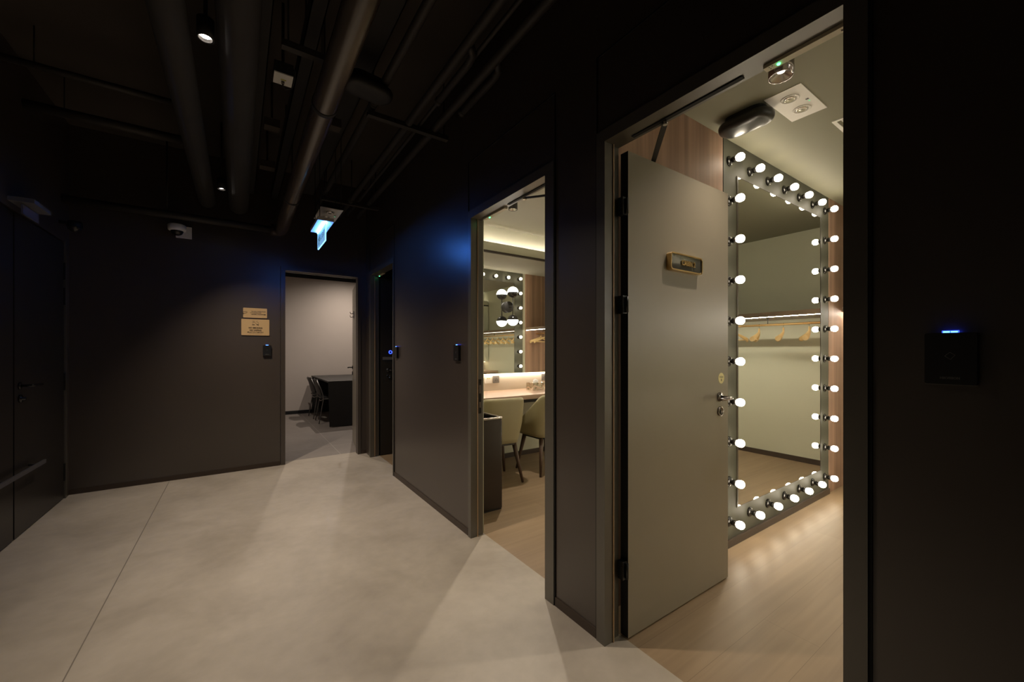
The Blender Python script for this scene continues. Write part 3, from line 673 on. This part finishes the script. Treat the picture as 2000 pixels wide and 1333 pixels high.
# corridor downlights
def downlight(label, loc, ztop, lens, watts, r=0.05, ht=0.11, size=math.radians(100), col=DOWN_COL, grp=None, hm=None, tilt=(0,0,0), lf=0.62):
    t = thing('ceiling_downlight', label, 'ceiling light', loc, 0, grp)
    bm = NB(); lathe(bm, [(0, ht), (r, ht), (r, 0), (r-0.004, 0), (r-0.006, 0.004), (r-0.006, ht-0.004)], n=28)
    if ztop - loc[2] > ht + 0.005: tube(bm, [(0,0,ht), (0,0,ztop-loc[2])], 0.008, 8)
    build('lamp_housing', bm, hm or M['blackmatte'], t)
    bm = NB(); lathe(bm, [(r-0.007, 0.001), (r*(lf+0.06), 0.012 if lf > 0.5 else 0.02), (r*lf, 0.014 if lf > 0.5 else 0.024)], n=28); build('reflector', bm, M['reflector'] , t)
    bm = NB(); lathe(bm, [(r*lf, 0.0135 if lf > 0.5 else 0.0235), (0, 0.0135 if lf > 0.5 else 0.0235)], n=20); build('lens', bm, lens, t)
    if watts: spot('lamp_light', t, (0, 0, 0.004), watts, size, 1.0, col, 0.02, tilt)
    return t
cg = None
downlight('dazzling round downlight hanging between the grey ducts', (-0.127, 2.33, 2.75), ZC, M['downlens'], DOWN_W, 0.034, 0.09, tilt=(math.radians(-8), math.radians(-13), 0))
downlight('small round downlight glowing between the grey ducts towards the far wall', (-0.127, 4.42, 2.75), ZC, M['downlens'], DOWN_W, 0.034, 0.09, tilt=(0, math.radians(-13), 0))
# twin emergency lamp plates
def twin_plate(label, loc, rz, ztop, onledge):
    t = thing('emergency_light', label, 'emergency light', loc, rz)
    bm = NB(); box(bm, -0.183, 0.183, -0.088, 0.088, 0, 0.004); pl = build('face_plate', bm, M['white'], t, 0.001, 1)
    for x in (-0.08, 0.08):
        g = NB(); lathe(g, [(0.045, 0), (0.045, -0.003), (0.037, -0.004), (0.035, 0.0005)], (x, 0, 0), n=28); build('lamp_ring', g, M['whiteplate'], t)
        g = NB(); lathe(g, [(0.030, 0), (0.030, -0.003), (0.022, -0.008), (0.012, -0.003), (0.0, -0.006)], (x, 0, 0), n=24); build('lamp_lens', g, M['chrome'], t)
    bm = NB(); box(bm, -0.012, 0.002, -0.062, -0.048, -0.001, 0); build('test_button', bm, M['black'], t)
    bm = NB(); disc_cyl(bm, (0.020, -0.057, -0.002), (0,0,1), 0.004, 0.002, 10); build('status_light', bm, M['ledfaint'], t)
    if ztop - loc[2] > 0.02:
        bm = NB(); box(bm, -0.16, 0.16, -0.07, 0.07, 0.004, 0.06)
        for x in (-0.12, 0.12): box(bm, x-0.01, x+0.01, -0.09, -0.07, 0.05, 0.06); tube(bm, [(x, -0.083, 0.06), (x, -0.083, ztop-loc[2])], 0.003, 6)
        build('lamp_housing', bm, M['beam'], t)
    return t
twin_plate('white twin-lamp emergency plate hanging over the blue-lit exit sign', (0.65, 3.81, 2.50), PI/2, ZC, True)
twin_plate('white twin-lamp emergency plate on the cabin ceiling', (2.597, 0.948, 2.696), 0, 2.70, False)

# exit signs
def exit_sign(label, loc, lit, L=0.36, H=0.15):
    t = thing('exit_sign', label, 'exit sign', loc)
    bm = NB(); box(bm, -0.06, 0.06, -L/2-0.02, L/2+0.02, 0, 0.028)
    build('sign_housing', bm, M['white'] if lit else M['dimwhite'], t, 0.002, 1)
    if lit:
        bm = NB()
        for yy in (-0.12, 0.12): tube(bm, [(-0.033, yy, 0.028), (-0.033, yy, ZC-loc[2])], 0.003, 6)
        build('hanging_rod', bm, M['gap'], t)
    bm = NB(); box(bm, -0.004, 0.004, -L/2, L/2, -H, -0.012); bl = build('sign_blade', bm, M['exitledge'] if lit else M['exitoff'], t)
    if lit:
        bm = NB(); box(bm, -0.008, 0.008, -L/2, L/2, -0.012, -0.0005); build('led_strip', bm, M['exitled'], t)
        bm = NB()
        for a in ((-0.0045, 0.0045, -L/2-0.002, -L/2+0.002, -H, -0.012), (-0.0045, 0.0045, L/2-0.002, L/2+0.002, -H, -0.012), (-0.0045, 0.0045, -L/2, L/2, -H-0.003, -H)): box(bm, *a)
        build('blade_edge', bm, M['exitrim'], bl)
        # running figure, then the writing
        bm = NB()
        def q(cx, cz, w_, h_, ang=0):
            pts = [(cx+math.cos(ang)*dx - math.sin(ang)*dz, cz+math.sin(ang)*dx+math.cos(ang)*dz) for dx, dz in ((-w_/2,-h_/2),(w_/2,-h_/2),(w_/2,h_/2),(-w_/2,h_/2))]
            prism(bm, pts, (-0.0043, 0, 0), (0,-1,0), (0,0,1), 0.0006)
        q(-0.115, -0.045, 0.018, 0.018); q(-0.12, -0.075, 0.016, 0.040, 0.2); q(-0.105, -0.075, 0.035, 0.008, 0.5); q(-0.138, -0.075, 0.03, 0.008, -0.5)
        q(-0.108, -0.108, 0.010, 0.045, 0.6); q(-0.135, -0.112, 0.040, 0.010, 0.5)
        build('running_figure', bm, M['green'], bl)
        text('sign_lettering', '出口 EXIT', 0.062, M['green'], bl, (-0.0045, -0.03, -0.08), FACE_X, 0.0003)
    return t
exit_sign('hanging exit sign glowing blue-white beneath the corridor pipes', (0.578, 3.68, 2.345), True)
t = exit_sign('unlit exit sign on the dark double-door wall', (-1.20, 4.2, 2.30), False, 0.26, 0.075)
# dome cameras
t = thing('dome_camera', 'white dome security camera on a bracket high on the far wall', 'security camera', (-0.50, 5.10, 2.50))
bm = NB(); lathe(bm, [(0, 0.045), (0.060, 0.045), (0.072, 0.035), (0.072, 0.0), (0.068, -0.014), (0.052, -0.018), (0.0, -0.018)], n=32); build('camera_body', bm, M['white'], t)
bm = NB(); lathe(bm, [(0.050, -0.018), (0.048, -0.032), (0.036, -0.050), (0.018, -0.060), (0, -0.063)], n=24); build('dome_cover', bm, M['blackgloss'], t)
bm = NB(); box(bm, -0.02, 0.105, 0.100, 0.128, -0.055, 0.06); box(bm, -0.03, 0.03, 0.03, 0.12, -0.01, 0.05); build('wall_bracket', bm, M['white'], t, 0.003, 1)
t = thing('dome_camera', 'small black camera in the dark corner above the double doors', 'security camera', (-1.17, 4.98, 2.37))
bm = NB(); lathe(bm, [(0, 0.05), (0.045, 0.05), (0.05, 0.03), (0.05, 0)], n=24); box(bm, -0.09, -0.02, -0.02, 0.02, 0.02, 0.045); build('camera_body', bm, M['black'], t)
bm = NB(); lathe(bm, [(0.045, 0), (0.04, -0.02), (0.02, -0.04), (0, -0.045)], n=24); build('dome_cover', bm, M['blackgloss'], t)

# ------------------------------------------------------------------ wall signs and readers
def wall_sign(name, label, x0, x1, z0, z1):
    t = thing(name, label, 'sign', ((x0+x1)/2, YF, (z0+z1)/2))
    bm = NB(); prism(bm, rrect(x1-x0, z1-z0, 0.006, 3), (0, 0, 0), (1,0,0), (0,0,1), 0.008); build('sign_plate', bm, M['brassplate'], t, 0.001, 1)
    return t
t = wall_sign('notice_sign', 'smaller gold camera notice above the no-smoking sign', 0.040, 0.262, 1.665, 1.772)
text('sign_lettering', 'THIS AREA IS UNDER 24-HOUR', 0.0125, M['ink'], t, (0.030, -0.0085, 0.016), FACE_Y, 0.0002, 0.0004, 0.78)
text('sign_lettering', 'CCTV SURVEILLANCE', 0.0125, M['ink'], t, (0.004, -0.0085, 0.001), FACE_Y, 0.0002, 0.0004, 0.85)
text('sign_lettering', '此區域設有二十四小時閉路電視', 0.0125, M['ink'], t, (0.030, -0.0085, -0.016), FACE_Y, 0.0002, 0.0004, 0.78)
bm = NB(); loop = [(-0.095+0.019*math.cos(a)*1.1, -0.0088, 0.002+0.009*math.sin(a)+0.004*math.cos(a)) for a in [2*PI*k/14 for k in range(15)]]
tube(bm, loop, 0.0016, 6); tube(bm, [(-0.105, -0.0088, -0.006), (-0.112, -0.0088, -0.014), (-0.102, -0.0088, -0.016)], 0.0016, 6); build('camera_symbol', bm, M['ink'], t)
t = wall_sign('no_smoking_sign', 'gold NO SMOKING NO VAPING sign above the card reader', 0.024, 0.284, 1.472, 1.650)
text('sign_lettering', 'NO SMOKING', 0.024, M['ink'], t, (0, -0.0085, -0.008), FACE_Y, 0.0002, 0.0010, 0.84)
text('sign_lettering', 'NO VAPING', 0.024, M['ink'], t, (0, -0.0085, -0.034), FACE_Y, 0.0002, 0.0010, 0.84)
text('sign_lettering', '禁止吸煙及使用電子煙', 0.013, M['ink'], t, (0, -0.0085, -0.056), FACE_Y, 0.0002, 0.0006, 1.1, 1.12)
text('sign_lettering', 'SMOKING (PUBLIC HEALTH) ORDINANCE', 0.0062, M['ink'], t, (0, -0.0085, -0.072), FACE_Y, 0.0002)
bm = NB()
tube(bm, [(-0.030, -0.0088, 0.070), (0.0, -0.0088, 0.045), (0.028, -0.0088, 0.018)], 0.0012, 6)
box(bm, -0.032, -0.008, -0.0092, -0.0080, 0.024, 0.031); box(bm, 0.010, 0.030, -0.0092, -0.0080, 0.026, 0.033)
for s_ in (-1, 1):
    tube(bm, [(s_*0.022, -0.0088, 0.040), (s_*0.030, -0.0088, 0.048), (s_*0.016, -0.0088, 0.056), (s_*0.008, -0.0088, 0.064), (s_*0.020, -0.0088, 0.072)], 0.0012, 6)
build('no_smoking_symbol', bm, M['ink'], t)

def reader(label, loc, rot, grp=None):
    """local: face looks to -Y"""
    t = thing('card_reader', label, 'card reader', loc, rot)
    bm = NB(); prism(bm, rrect(0.080, 0.116, 0.004, 3), (0, 0, 0), (1,0,0), (0,0,1), 0.020); build('reader_body', bm, M['black'], t, 0.0015, 1)
    bm = NB(); box(bm, -0.013, 0.013, -0.014, -0.009, 0.0575, 0.0630); build('status_light', bm, M['ledblue'], t)
    bm = NB()
    for x in (-0.006, 0.006): box(bm, x-0.005, x+0.005, -0.0148, -0.0138, 0.0585, 0.0615)
    build('light_segment', bm, M['ledbright'], t)
    bm = NB(); a = [(-0.008, -0.0005), (0.0, 0.008), (0.008, 0.002), (0.001, -0.008)]
    for i in range(4):
        p, q_ = a[i], a[(i+1) % 4]; tube(bm, [(p[0], -0.0202, p[1]+0.006), (q_[0], -0.0202, q_[1]+0.006)], 0.0005, 5)
    build('card_symbol', bm, M['greyplate'], t)
    text('reader_lettering', 'HIKVISION', 0.0072, M['greyplate'], t, (0, -0.0203, -0.044), FACE_Y, 0.0002, 0.0002, 0.9)
    bm = NB(); box(bm, -0.040, 0.040, -0.012, -0.002, -0.0600, -0.0582); build('bottom_edge', bm, M['greyplate'], t)
    return t
r0 = reader('black card reader with a blue light in the darkness beside the open cabin door', (WR, 0.181, 1.283), -PI/2)
dup(r0, (WR, 2.645, 1.285), -PI/2, 'black card reader on the dark wall beside the dressing room doorway')
dup(r0, (WR, 4.015, 1.285), -PI/2, 'slim-looking card reader at the dark wall end beside the side room doorway')
dup(r0, (0.262+0.0, YF, 1.305), 0, 'black card reader beneath the no-smoking sign')

# ------------------------------------------------------------------ cabin 2 ceiling fittings
downlight('black cylinder downlight on the cabin ceiling', (2.12, 0.835, 2.60), 2.70, M['downdim'], 45, 0.052, 0.10, math.radians(110), (1.0, 0.86, 0.72), hm=M['smoked'], lf=0.28)
t = thing('air_vent', 'white slatted air grille at the edge of the cabin ceiling', 'vent', (3.20, 0.70, 2.694))
bm = NB()
for a in ((-0.22, 0.22, -0.20, -0.18), (-0.22, 0.22, 0.18, 0.20), (-0.22, -0.20, -0.18, 0.18), (0.20, 0.22, -0.18, 0.18)): box(bm, a[0], a[1], a[2], a[3], 0, 0.006)
build('vent_frame', bm, M['white'], t)
bm = NB()
for k in range(17): y = -0.17+0.02*k+0.005; box(bm, -0.20, 0.20, y, y+0.006, 0.002, 0.006)
build('vent_slats', bm, M['white'], t)

# ------------------------------------------------------------------ dressing room (cabin 1)
room('dressing_room', C1, M['cream'], M['olive'])
bm = NB(); box(bm, WI, C1['x1']+0.1, C1['y1'], C1['y1']+0.09, 0, 2.9); struct('wall_dressing_room_far', bm, M['olive'])
bm = NB(); box(bm, WI, 2.675, 1.49, 1.512, 0, 2.78); struct('wall_dressing_room_near', bm, M['olive'])
bm = NB(); box(bm, 4.565, C1['x1'], 1.49, 1.526, 0, 2.78); struct('wall_dressing_room_wood_panel', bm, M['woodwall'])
bm = NB(); box(bm, WI, WI+0.010, D1[1]+0.045, C1['y1'], 0, 2.78); box(bm, WI, WI+0.010, 1.51, D1[1]+0.045, HD+0.055, 2.78); struct('wall_dressing_room_door_side', bm, M['olive'])
bm = NB(); box(bm, WI+0.01, C1['x1'], C1['y1']-0.012, C1['y1'], 0, 0.055); box(bm, C1['x1']-0.012, C1['x1'], 1.51, C1['y1'], 0, 0.055); struct('baseboard_dressing_room', bm, M['base'])
# mirror box above the dressing table, lit above and below
MY = 3.85
x0, x1 = WI+0.02-3.3, C1['x1']-0.02-3.3
def vanity(label, y, s_, x0, x1, hh):
    """s_ 1: mirror faces -Y"""
    t = thing('vanity_mirror', label, 'mirror', (3.3, y, 1.04), 0 if s_ > 0 else PI)
    if s_ < 0: x0, x1 = -x1, -x0
    bm = NB(); box(bm, x0, x1, 0.006, 0.188, 0.0, hh); build('mirror_cabinet', bm, M['olive'], t)
    bm = NB(); box(bm, x0, x1, 0.0, 0.006, 0.003, hh-0.120); build('mirror_glass', bm, M['mirror'], t)
    bm = NB(); box(bm, x0, x1, -0.012, 0.006, hh-0.120, hh-0.106); box(bm, x0, x1, -0.004, 0.006, hh-0.102, hh-0.092); build('mirror_track', bm, M['bronze'], t)
    bm = NB(); box(bm, x0, x1, 0.150, 0.165, -0.008, 0.0); build('led_strip', bm, M['cove'], t)
    bm = NB(); box(bm, x0, x1, 0.050, 0.053, hh, hh+0.012); build('led_strip', bm, M['coveled'], t)
    bm = NB(); box(bm, x0, x1, 0.040, 0.049, hh, hh+0.013); box(bm, x0, x1, 0.040, 0.055, hh+0.0131, hh+0.015); build('light_profile', bm, M['steel'], t)
    return t
vanity('wide wall mirror above the dressing table, lit along its edges', MY, 1, x0, x1, 1.49)
vanity('added wide lit wall mirror, unseen on the near side of the bulb-mirror cabin', -0.95, -1, x0, 5.40-3.3, 1.48)  # unseen mirror and its strips, added to light the open cabin door
# backsplash and worktop
bm = NB(); box(bm, WI+0.012, C1['x1'], C1['y1']-0.012, C1['y1']-0.0005, 0.83, 1.04); struct('trim_backsplash', bm, M['splash'])
bm = NB(); box(bm, x0, x1, -0.315, 0.312, -0.045, 0); t = build('dressing_table', bm, M['counter'], None, 0.003, 2); t.location = (3.3, C1['y1']-0.012-0.312, 0.83)
tag(t, 'long light wood dressing table top fixed along the wall', 'dressing table')
bm = NB(); box(bm, x0, x1, 0.20, 0.30, -0.16, -0.045); build('support_rail', bm, M['blackmatte'], t)

# wall plates
def plate(label, x, m, kind, cat):
    t = thing(kind, label, cat, (x, C1['y1']-0.012, 0.962))
    bm = NB(); prism(bm, rrect(0.086, 0.086, 0.005, 3), (0,0,0), (1,0,0), (0,0,1), 0.009); build('cover_plate', bm, m, t, 0.001, 1)
    return t
t = plate('white double wall outlet with yellow marks above the dressing table', 2.425, M['whiteplate'], 'wall_outlet', 'outlet')
bm = NB()
for x in (-0.012, 0.012): box(bm, x-0.007, x+0.007, -0.0102, -0.009, 0.008, 0.018)
build('port', bm, M['yellow'], t)
t = plate('dark grey power outlet next to the white wall outlet', 2.53, M['greyplate'], 'power_outlet', 'outlet')
bm = NB()
for p in ((0, 0.012), (-0.012, -0.008), (0.012, -0.008)): box(bm, p[0]-0.003, p[0]+0.003, -0.0102, -0.009, p[1]-0.006, p[1]+0.006)
build('socket_hole', bm, M['black'], t)
t = plate('grey-brown power outlet beyond the silver tissue box', 3.27, M['greyplate'], 'power_outlet', 'outlet')
bm = NB()
for p in ((0, 0.012), (-0.012, -0.008), (0.012, -0.008)): box(bm, p[0]-0.003, p[0]+0.003, -0.0102, -0.009, p[1]-0.006, p[1]+0.006)
build('socket_hole', bm, M['black'], t)
# tissue box
t = thing('tissue_box', 'crinkled silver tissue box on the dressing table', 'tissue box', (2.95, 3.80, 0.83), 0.12)
bm = NB(); box(bm, -0.095, 0.095, -0.06, 0.06, 0, 0.092); build('box_body', bm, M['silver'], t, 0.004, 2)
bm = NB(); rnd = random.Random(3)
ring0 = [bm.verts.new((0.04*math.cos(2*PI*k/12), 0.016*math.sin(2*PI*k/12), 0.091)) for k in range(12)]
ring1 = [bm.verts.new((0.045*math.cos(2*PI*k/12)+rnd.uniform(-.008,.008), 0.02*math.sin(2*PI*k/12), 0.115+rnd.uniform(-.008,.008))) for k in range(12)]
tip = bm.verts.new((-0.008, 0, 0.138))
for k in range(12): bm.faces.new((ring0[k], ring0[(k+1)%12], ring1[(k+1)%12], ring1[k])); bm.faces.new((ring1[k], ring1[(k+1)%12], tip))
build('tissue', bm, M['tissue'], t)
# globe wall lamps on the vanity mirrors
def wall_lamp(label, loc, rz):
    t = thing('wall_lamp', label, 'wall lamp', loc, rz)
    bm = NB(); lathe(bm, [(0, 0), (0.064, 0), (0.064, 0.035), (0.060, 0.040), (0, 0.040)], (0,0,0), (0,-1,0), 32); build('back_plate', bm, M['blackmatte'], t)
    bm = NB(); tube(bm, [(0, -0.04, 0), (0, -0.115, 0)], 0.007, 10); tube(bm, [(0, -0.115, -0.10), (0, -0.115, 0.10)], 0.006, 12); build('stem', bm, M['blackmatte'], t)
    for s_ in (1, -1):
        zc = s_*0.158; R = 0.062
        g = NB(); lathe(g, [(R*math.sin(a), s_*(-R*math.cos(a))) for a in [PI/2*k/8 for k in range(9)]], (0, -0.115, zc), (0,0,1), 28); sh = build('lamp_shade', g, M['blackgloss'], t)
        g = NB(); lathe(g, [(R*math.sin(a), s_*(-R*math.cos(a))) for a in [PI/2+PI/2*k/8 for k in range(9)]], (0, -0.115, zc), (0,0,1), 28); build('globe', g, M['sconce'], t)
    return t
wall_lamp('black wall lamp with two half-lit glass globes, fixed on the vanity mirror', (2.575, MY, 1.81), 0)
wall_lamp('added half-lit globe wall lamp, unseen on the near side of the bulb-mirror cabin', (2.2, -0.95, 1.81), PI)  # out of view, added to brighten the open door leaf
wall_lamp('added half-lit globe wall lamp, unseen on the near cabin side towards its end wall', (3.6, -0.95, 1.81), PI)  # second unseen lamp added for the light on the open door
# ceiling lamp
downlight('black cylinder downlight on the dressing room ceiling', (2.20, 3.19, 2.675), C1['z'], M['downdim'], 95, 0.045, 0.105, math.radians(150), (1.0, 0.88, 0.74), lf=0.35)

# upholstered chairs
def tub_chair(label, loc, rz, grp):
    t = thing('upholstered_chair', label, 'chair', loc, rz, grp)
    # plan curve, back at y=-0.22, facing +Y
    hw, yb, yf, rc = 0.245, -0.215, 0.20, 0.13
    plan = []
    for k in range(6): plan.append((-hw, yf + (yb+rc-yf)*k/6))
    for k in range(7): a = PI + PI/2*k/6; plan.append((-hw+rc+rc*math.cos(a), yb+rc+rc*math.sin(a)))
    for k in range(1, 4): plan.append((-hw+rc + (2*hw-2*rc)*k/4, yb-0.004))
    for k in range(7): a = 1.5*PI + PI/2*k/6; plan.append((hw-rc+rc*math.cos(a), yb+rc+rc*math.sin(a)))
    for k in range(1, 7): plan.append((hw, yb+rc + (yf-yb-rc)*k/6))
    bm = NB(); rows = 9; grid = []
    for (x, y) in plan:
        u = max(0.0, (y - (yb+0.05)) / (yf - yb - 0.05))            # 0 at the back, 1 at the front of the wings
        top = 0.845 - 0.365 * (u ** 0.75 if u > 0 else 0) ** 1.15
        col = []
        for j in range(rows):
            v = j/(rows-1); z = 0.405 + (top-0.405)*v
            sc_ = 0.90 + 0.10*min(1, v*2.2) if v < 0.5 else 1.0
            lean = -0.055*max(0, (z-0.45)/0.4) * (1-u)
            col.append(bm.verts.new((x*sc_*(1.0 + 0.03*v), y*sc_ + lean, z)))
        grid.append(col)
    for i in range(len(grid)-1):
        for j in range(rows-1):
            f = bm.faces.new((grid[i][j], grid[i+1][j], grid[i+1][j+1], grid[i][j+1])); f.smooth = True
    o = build('backrest', bm, M['seat'], t)
    sd_ = o.modifiers.new('thick', 'SOLIDIFY'); sd_.thickness = 0.045; sd_.offset = 1 if False else -1
    sb = o.modifiers.new('smooth', 'SUBSURF'); sb.levels = 1; sb.render_levels = 2
    bm = NB(); prism(bm, rrect(0.40, 0.42, 0.09, 6), (0, 0.02, 0.395), (1,0,0), (0,1,0), 0.10); bevel(bm, 0.02, 3, 50)
    for f in bm.faces: f.smooth = True
    build('seat', bm, M['seat'], t)
    bm = NB(); prism(bm, rrect(0.36, 0.36, 0.08, 4), (0, 0.0, 0.375), (1,0,0), (0,1,0), 0.025); build('seat_frame', bm, M['blackmatte'], t)
    for sx_, sy_ in ((-1,-1), (1,-1), (-1,1), (1,1)):
        bm = NB(); tube(bm, [(sx_*0.15, sy_*0.14, 0.385), (sx_*0.215, sy_*0.205, 0.0)], [0.024, 0.012], 14); build('leg', bm, M['legwood'], t)
    return t
ch = tub_chair('olive leather tub chair beside the bronze bin, its back to the doorway', (2.13, 3.42, 0), math.radians(-7), 'olive chairs at the dressing table')
dup(ch, (2.765, 3.42, 0), math.radians(2), 'olive leather tub chair cut off by the door frame, below the tissue box', 'olive chairs at the dressing table')
# bin
t = thing('waste_bin', 'tall bronze metal waste bin just inside the dressing room doorway', 'waste bin', (1.645, 2.91, 0))
bm = NB()
w_, d_, hh = 0.148, 0.16, 0.745
prism(bm, rrect(2*w_, 2*d_, 0.012, 3), (0,0,0.012), (1,0,0), (0,1,0), 0.012)
ring_prism(bm, rrect(2*w_, 2*d_, 0.012, 3), rrect(2*w_-0.01, 2*d_-0.01, 0.010, 3), (0,0,0.024), (1,0,0), (0,1,0), hh-0.024); build('bin_body', bm, M['bin'], t)
bm = NB(); ring_prism(bm, rrect(2*w_+0.006, 2*d_+0.006, 0.014, 3), rrect(2*w_-0.04, 2*d_-0.04, 0.010, 3), (0,0,hh), (1,0,0), (0,1,0), 0.012); build('bin_rim', bm, M['binrim'], t)
bm = NB(); prism(bm, rrect(2*w_-0.006, 2*d_-0.006, 0.012, 3), (0,0,0.0), (1,0,0), (0,1,0), 0.012); build('bin_base', bm, M['black'], t)
bm = NB(); ring_prism(bm, rrect(2*w_-0.012, 2*d_-0.012, 0.010, 3), rrect(2*w_-0.016, 2*d_-0.016, 0.010, 3), (0,0,0.03), (1,0,0), (0,1,0), hh-0.04); build('bin_liner', bm, M['black'], t)

# ------------------------------------------------------------------ side room (dark)
bm = NB(); box(bm, WI, 3.4, 5.5, 5.6, 0, 2.8); box(bm, 3.3, 3.4, 4.13, 5.5, 0, 2.8); struct('wall_side_room', bm, M['leafdark'])
bm = NB(); box(bm, WI, 3.4, 4.13, 5.6, 2.8, 2.9); struct('ceiling_side_room', bm, M['ceil'])

# ------------------------------------------------------------------ far room
bm = NB(); box(bm, -1.0, 3.6, 9.3, 9.4, 0, 2.82); struct('wall_far_room', bm, M['pale'])
bm = NB(); box(bm, -1.0, 3.6, 9.3, 9.4, 2.82, 3.5); box(bm, -1.0, 3.6, YFI+0.2, 9.4, 3.4, 3.5); struct('ceiling_far_room', bm, M['gap'])
bm = NB(); box(bm, 3.5, 3.6, 5.6, 9.3, 0, 3.4); box(bm, 1.445, 3.5, 5.6, 5.65, 0, 3.4); struct('wall_far_room_east', bm, M['pale'])
bm = NB(); box(bm, -1.1, -1.0, 5.36, 9.4, 0, 3.4); struct('wall_far_room_west', bm, M['pale'])
bm = NB(); box(bm, -1.0, 3.5, 9.288, 9.3, 0, 0.07); struct('baseboard_far_room', bm, M['gap'])
def far_spot(label, x, y, pw, sz):
    downlight(label, (x, y, 3.0), 3.4, M['downlens'], pw, 0.05, 0.1, sz, (1.0, 0.86, 0.74))
far_spot('far room ceiling spotlight over the black table, above the doorway view', 1.95, 8.35, 115, math.radians(165))
far_spot('far room ceiling spotlight nearer the doorway, above the doorway view', 0.75, 6.9, 85, math.radians(165))
# table under a black cloth
t = thing('cloth_covered_table', 'table draped in a black cloth in the far room', 'table', (1.75, 8.25, 0))
bm = NB(); box(bm, -0.50, 0.60, -0.95, 0.97, 0.76, 0.785); build('tabletop', bm, M['clothtop'], t, 0.006, 2)
bm = NB(); n = 40; top_, bot = [], []
path = [(-0.30, 0.975), (-0.49, 0.975)] 
pts = []
for k in range(n+1):
    u = k/n; pts.append((-0.505 + 1.11*u, -0.955))
for i, (x, y) in enumerate(pts):
    wv = 0.003*math.sin(i*0.5)
    top_.append(bm.verts.new((x, y, 0.783))); bot.append(bm.verts.new((x + (0.02 if i == 0 else 0), y-0.01-wv, 0.012)))
for i in range(n): bm.faces.new((bot[i], bot[i+1], top_[i+1], top_[i]))
o = build('cloth_skirt', bm, M['cloth'], t); sd_ = o.modifiers.new('thick', 'SOLIDIFY'); sd_.thickness = 0.004
bm = NB()
for i in range(2):
    y = (-0.9, 0.93)[i]
    for x in (0.0, 0.5): box(bm, x-0.02, x+0.02, y-0.02, y+0.02, 0, 0.76)
build('table_legs', bm, M['blackmatte'], t)
bm = NB(); box(bm, -0.10, -0.09, -0.93, 0.95, 0.02, 0.76); box(bm, -0.49, -0.10, 0.955, 0.962, 0.01, 0.76); build('cloth_back', bm, M['cloth'], t)
# wire leg stacking chairs
def stack_chair(label, loc, rz, grp):
    t = thing('stacking_chair', label, 'chair', loc, rz, grp)
    # faces +X
    for s_ in (-1, 1):
        bm = NB(); y = s_*0.215
        tube(bm, [(-0.20, y*1.08, 0.006), (-0.125, y, 0.44), (-0.13, y, 0.50), (-0.165, y*0.98, 0.62), (-0.235, y*0.94, 0.775)], 0.009, 10); build('rear_leg', bm, M['wire'], t)
        bm = NB(); tube(bm, [(0.22, y*1.08, 0.006), (0.19, y, 0.42), (0.16, y, 0.445), (-0.125, y, 0.44)], 0.009, 10); build('front_leg', bm, M['wire'], t)
    bm = NB(); tube(bm, [(-0.127, -0.215, 0.44), (-0.15, -0.1, 0.405), (-0.155, 0, 0.40), (-0.15, 0.1, 0.405), (-0.127, 0.215, 0.44)], 0.009, 10); build('cross_bar', bm, M['wire'], t)
    bm = NB(); n = 10; g = []
    for i in range(n+1):
        u = i/n; y = -0.20 + 0.40*u; bow = -0.03*math.sin(PI*u)
        g.append([bm.verts.new((-0.155 + bow - 0.075*v, y*(1-0.04*v), 0.50 + 0.29*v + (0.0))) for v in [j/6 for j in range(7)]])
    for i in range(n):
        for j in range(6): f = bm.faces.new((g[i][j], g[i+1][j], g[i+1][j+1], g[i][j+1])); f.smooth = True
    o = build('backrest', bm, M['chair_black'], t); sm = o.modifiers.new('thick', 'SOLIDIFY'); sm.thickness = 0.014
    bm = NB(); prism(bm, rrect(0.40, 0.42, 0.05, 4), (0.03, 0, 0.448), (1,0,0), (0,1,0), 0.02); build('seat', bm, M['chair_black'], t, 0.005, 2)
    return t
sc_ = stack_chair('black stacking chair with thin metal legs at the table, close to the pale wall', (1.36, 8.62, 0), 0.05, 'stacking chairs at the black table')
dup(sc_, (1.38, 7.98, 0), -0.02, 'black stacking chair with thin metal legs at the near end of the draped table', 'stacking chairs at the black table')
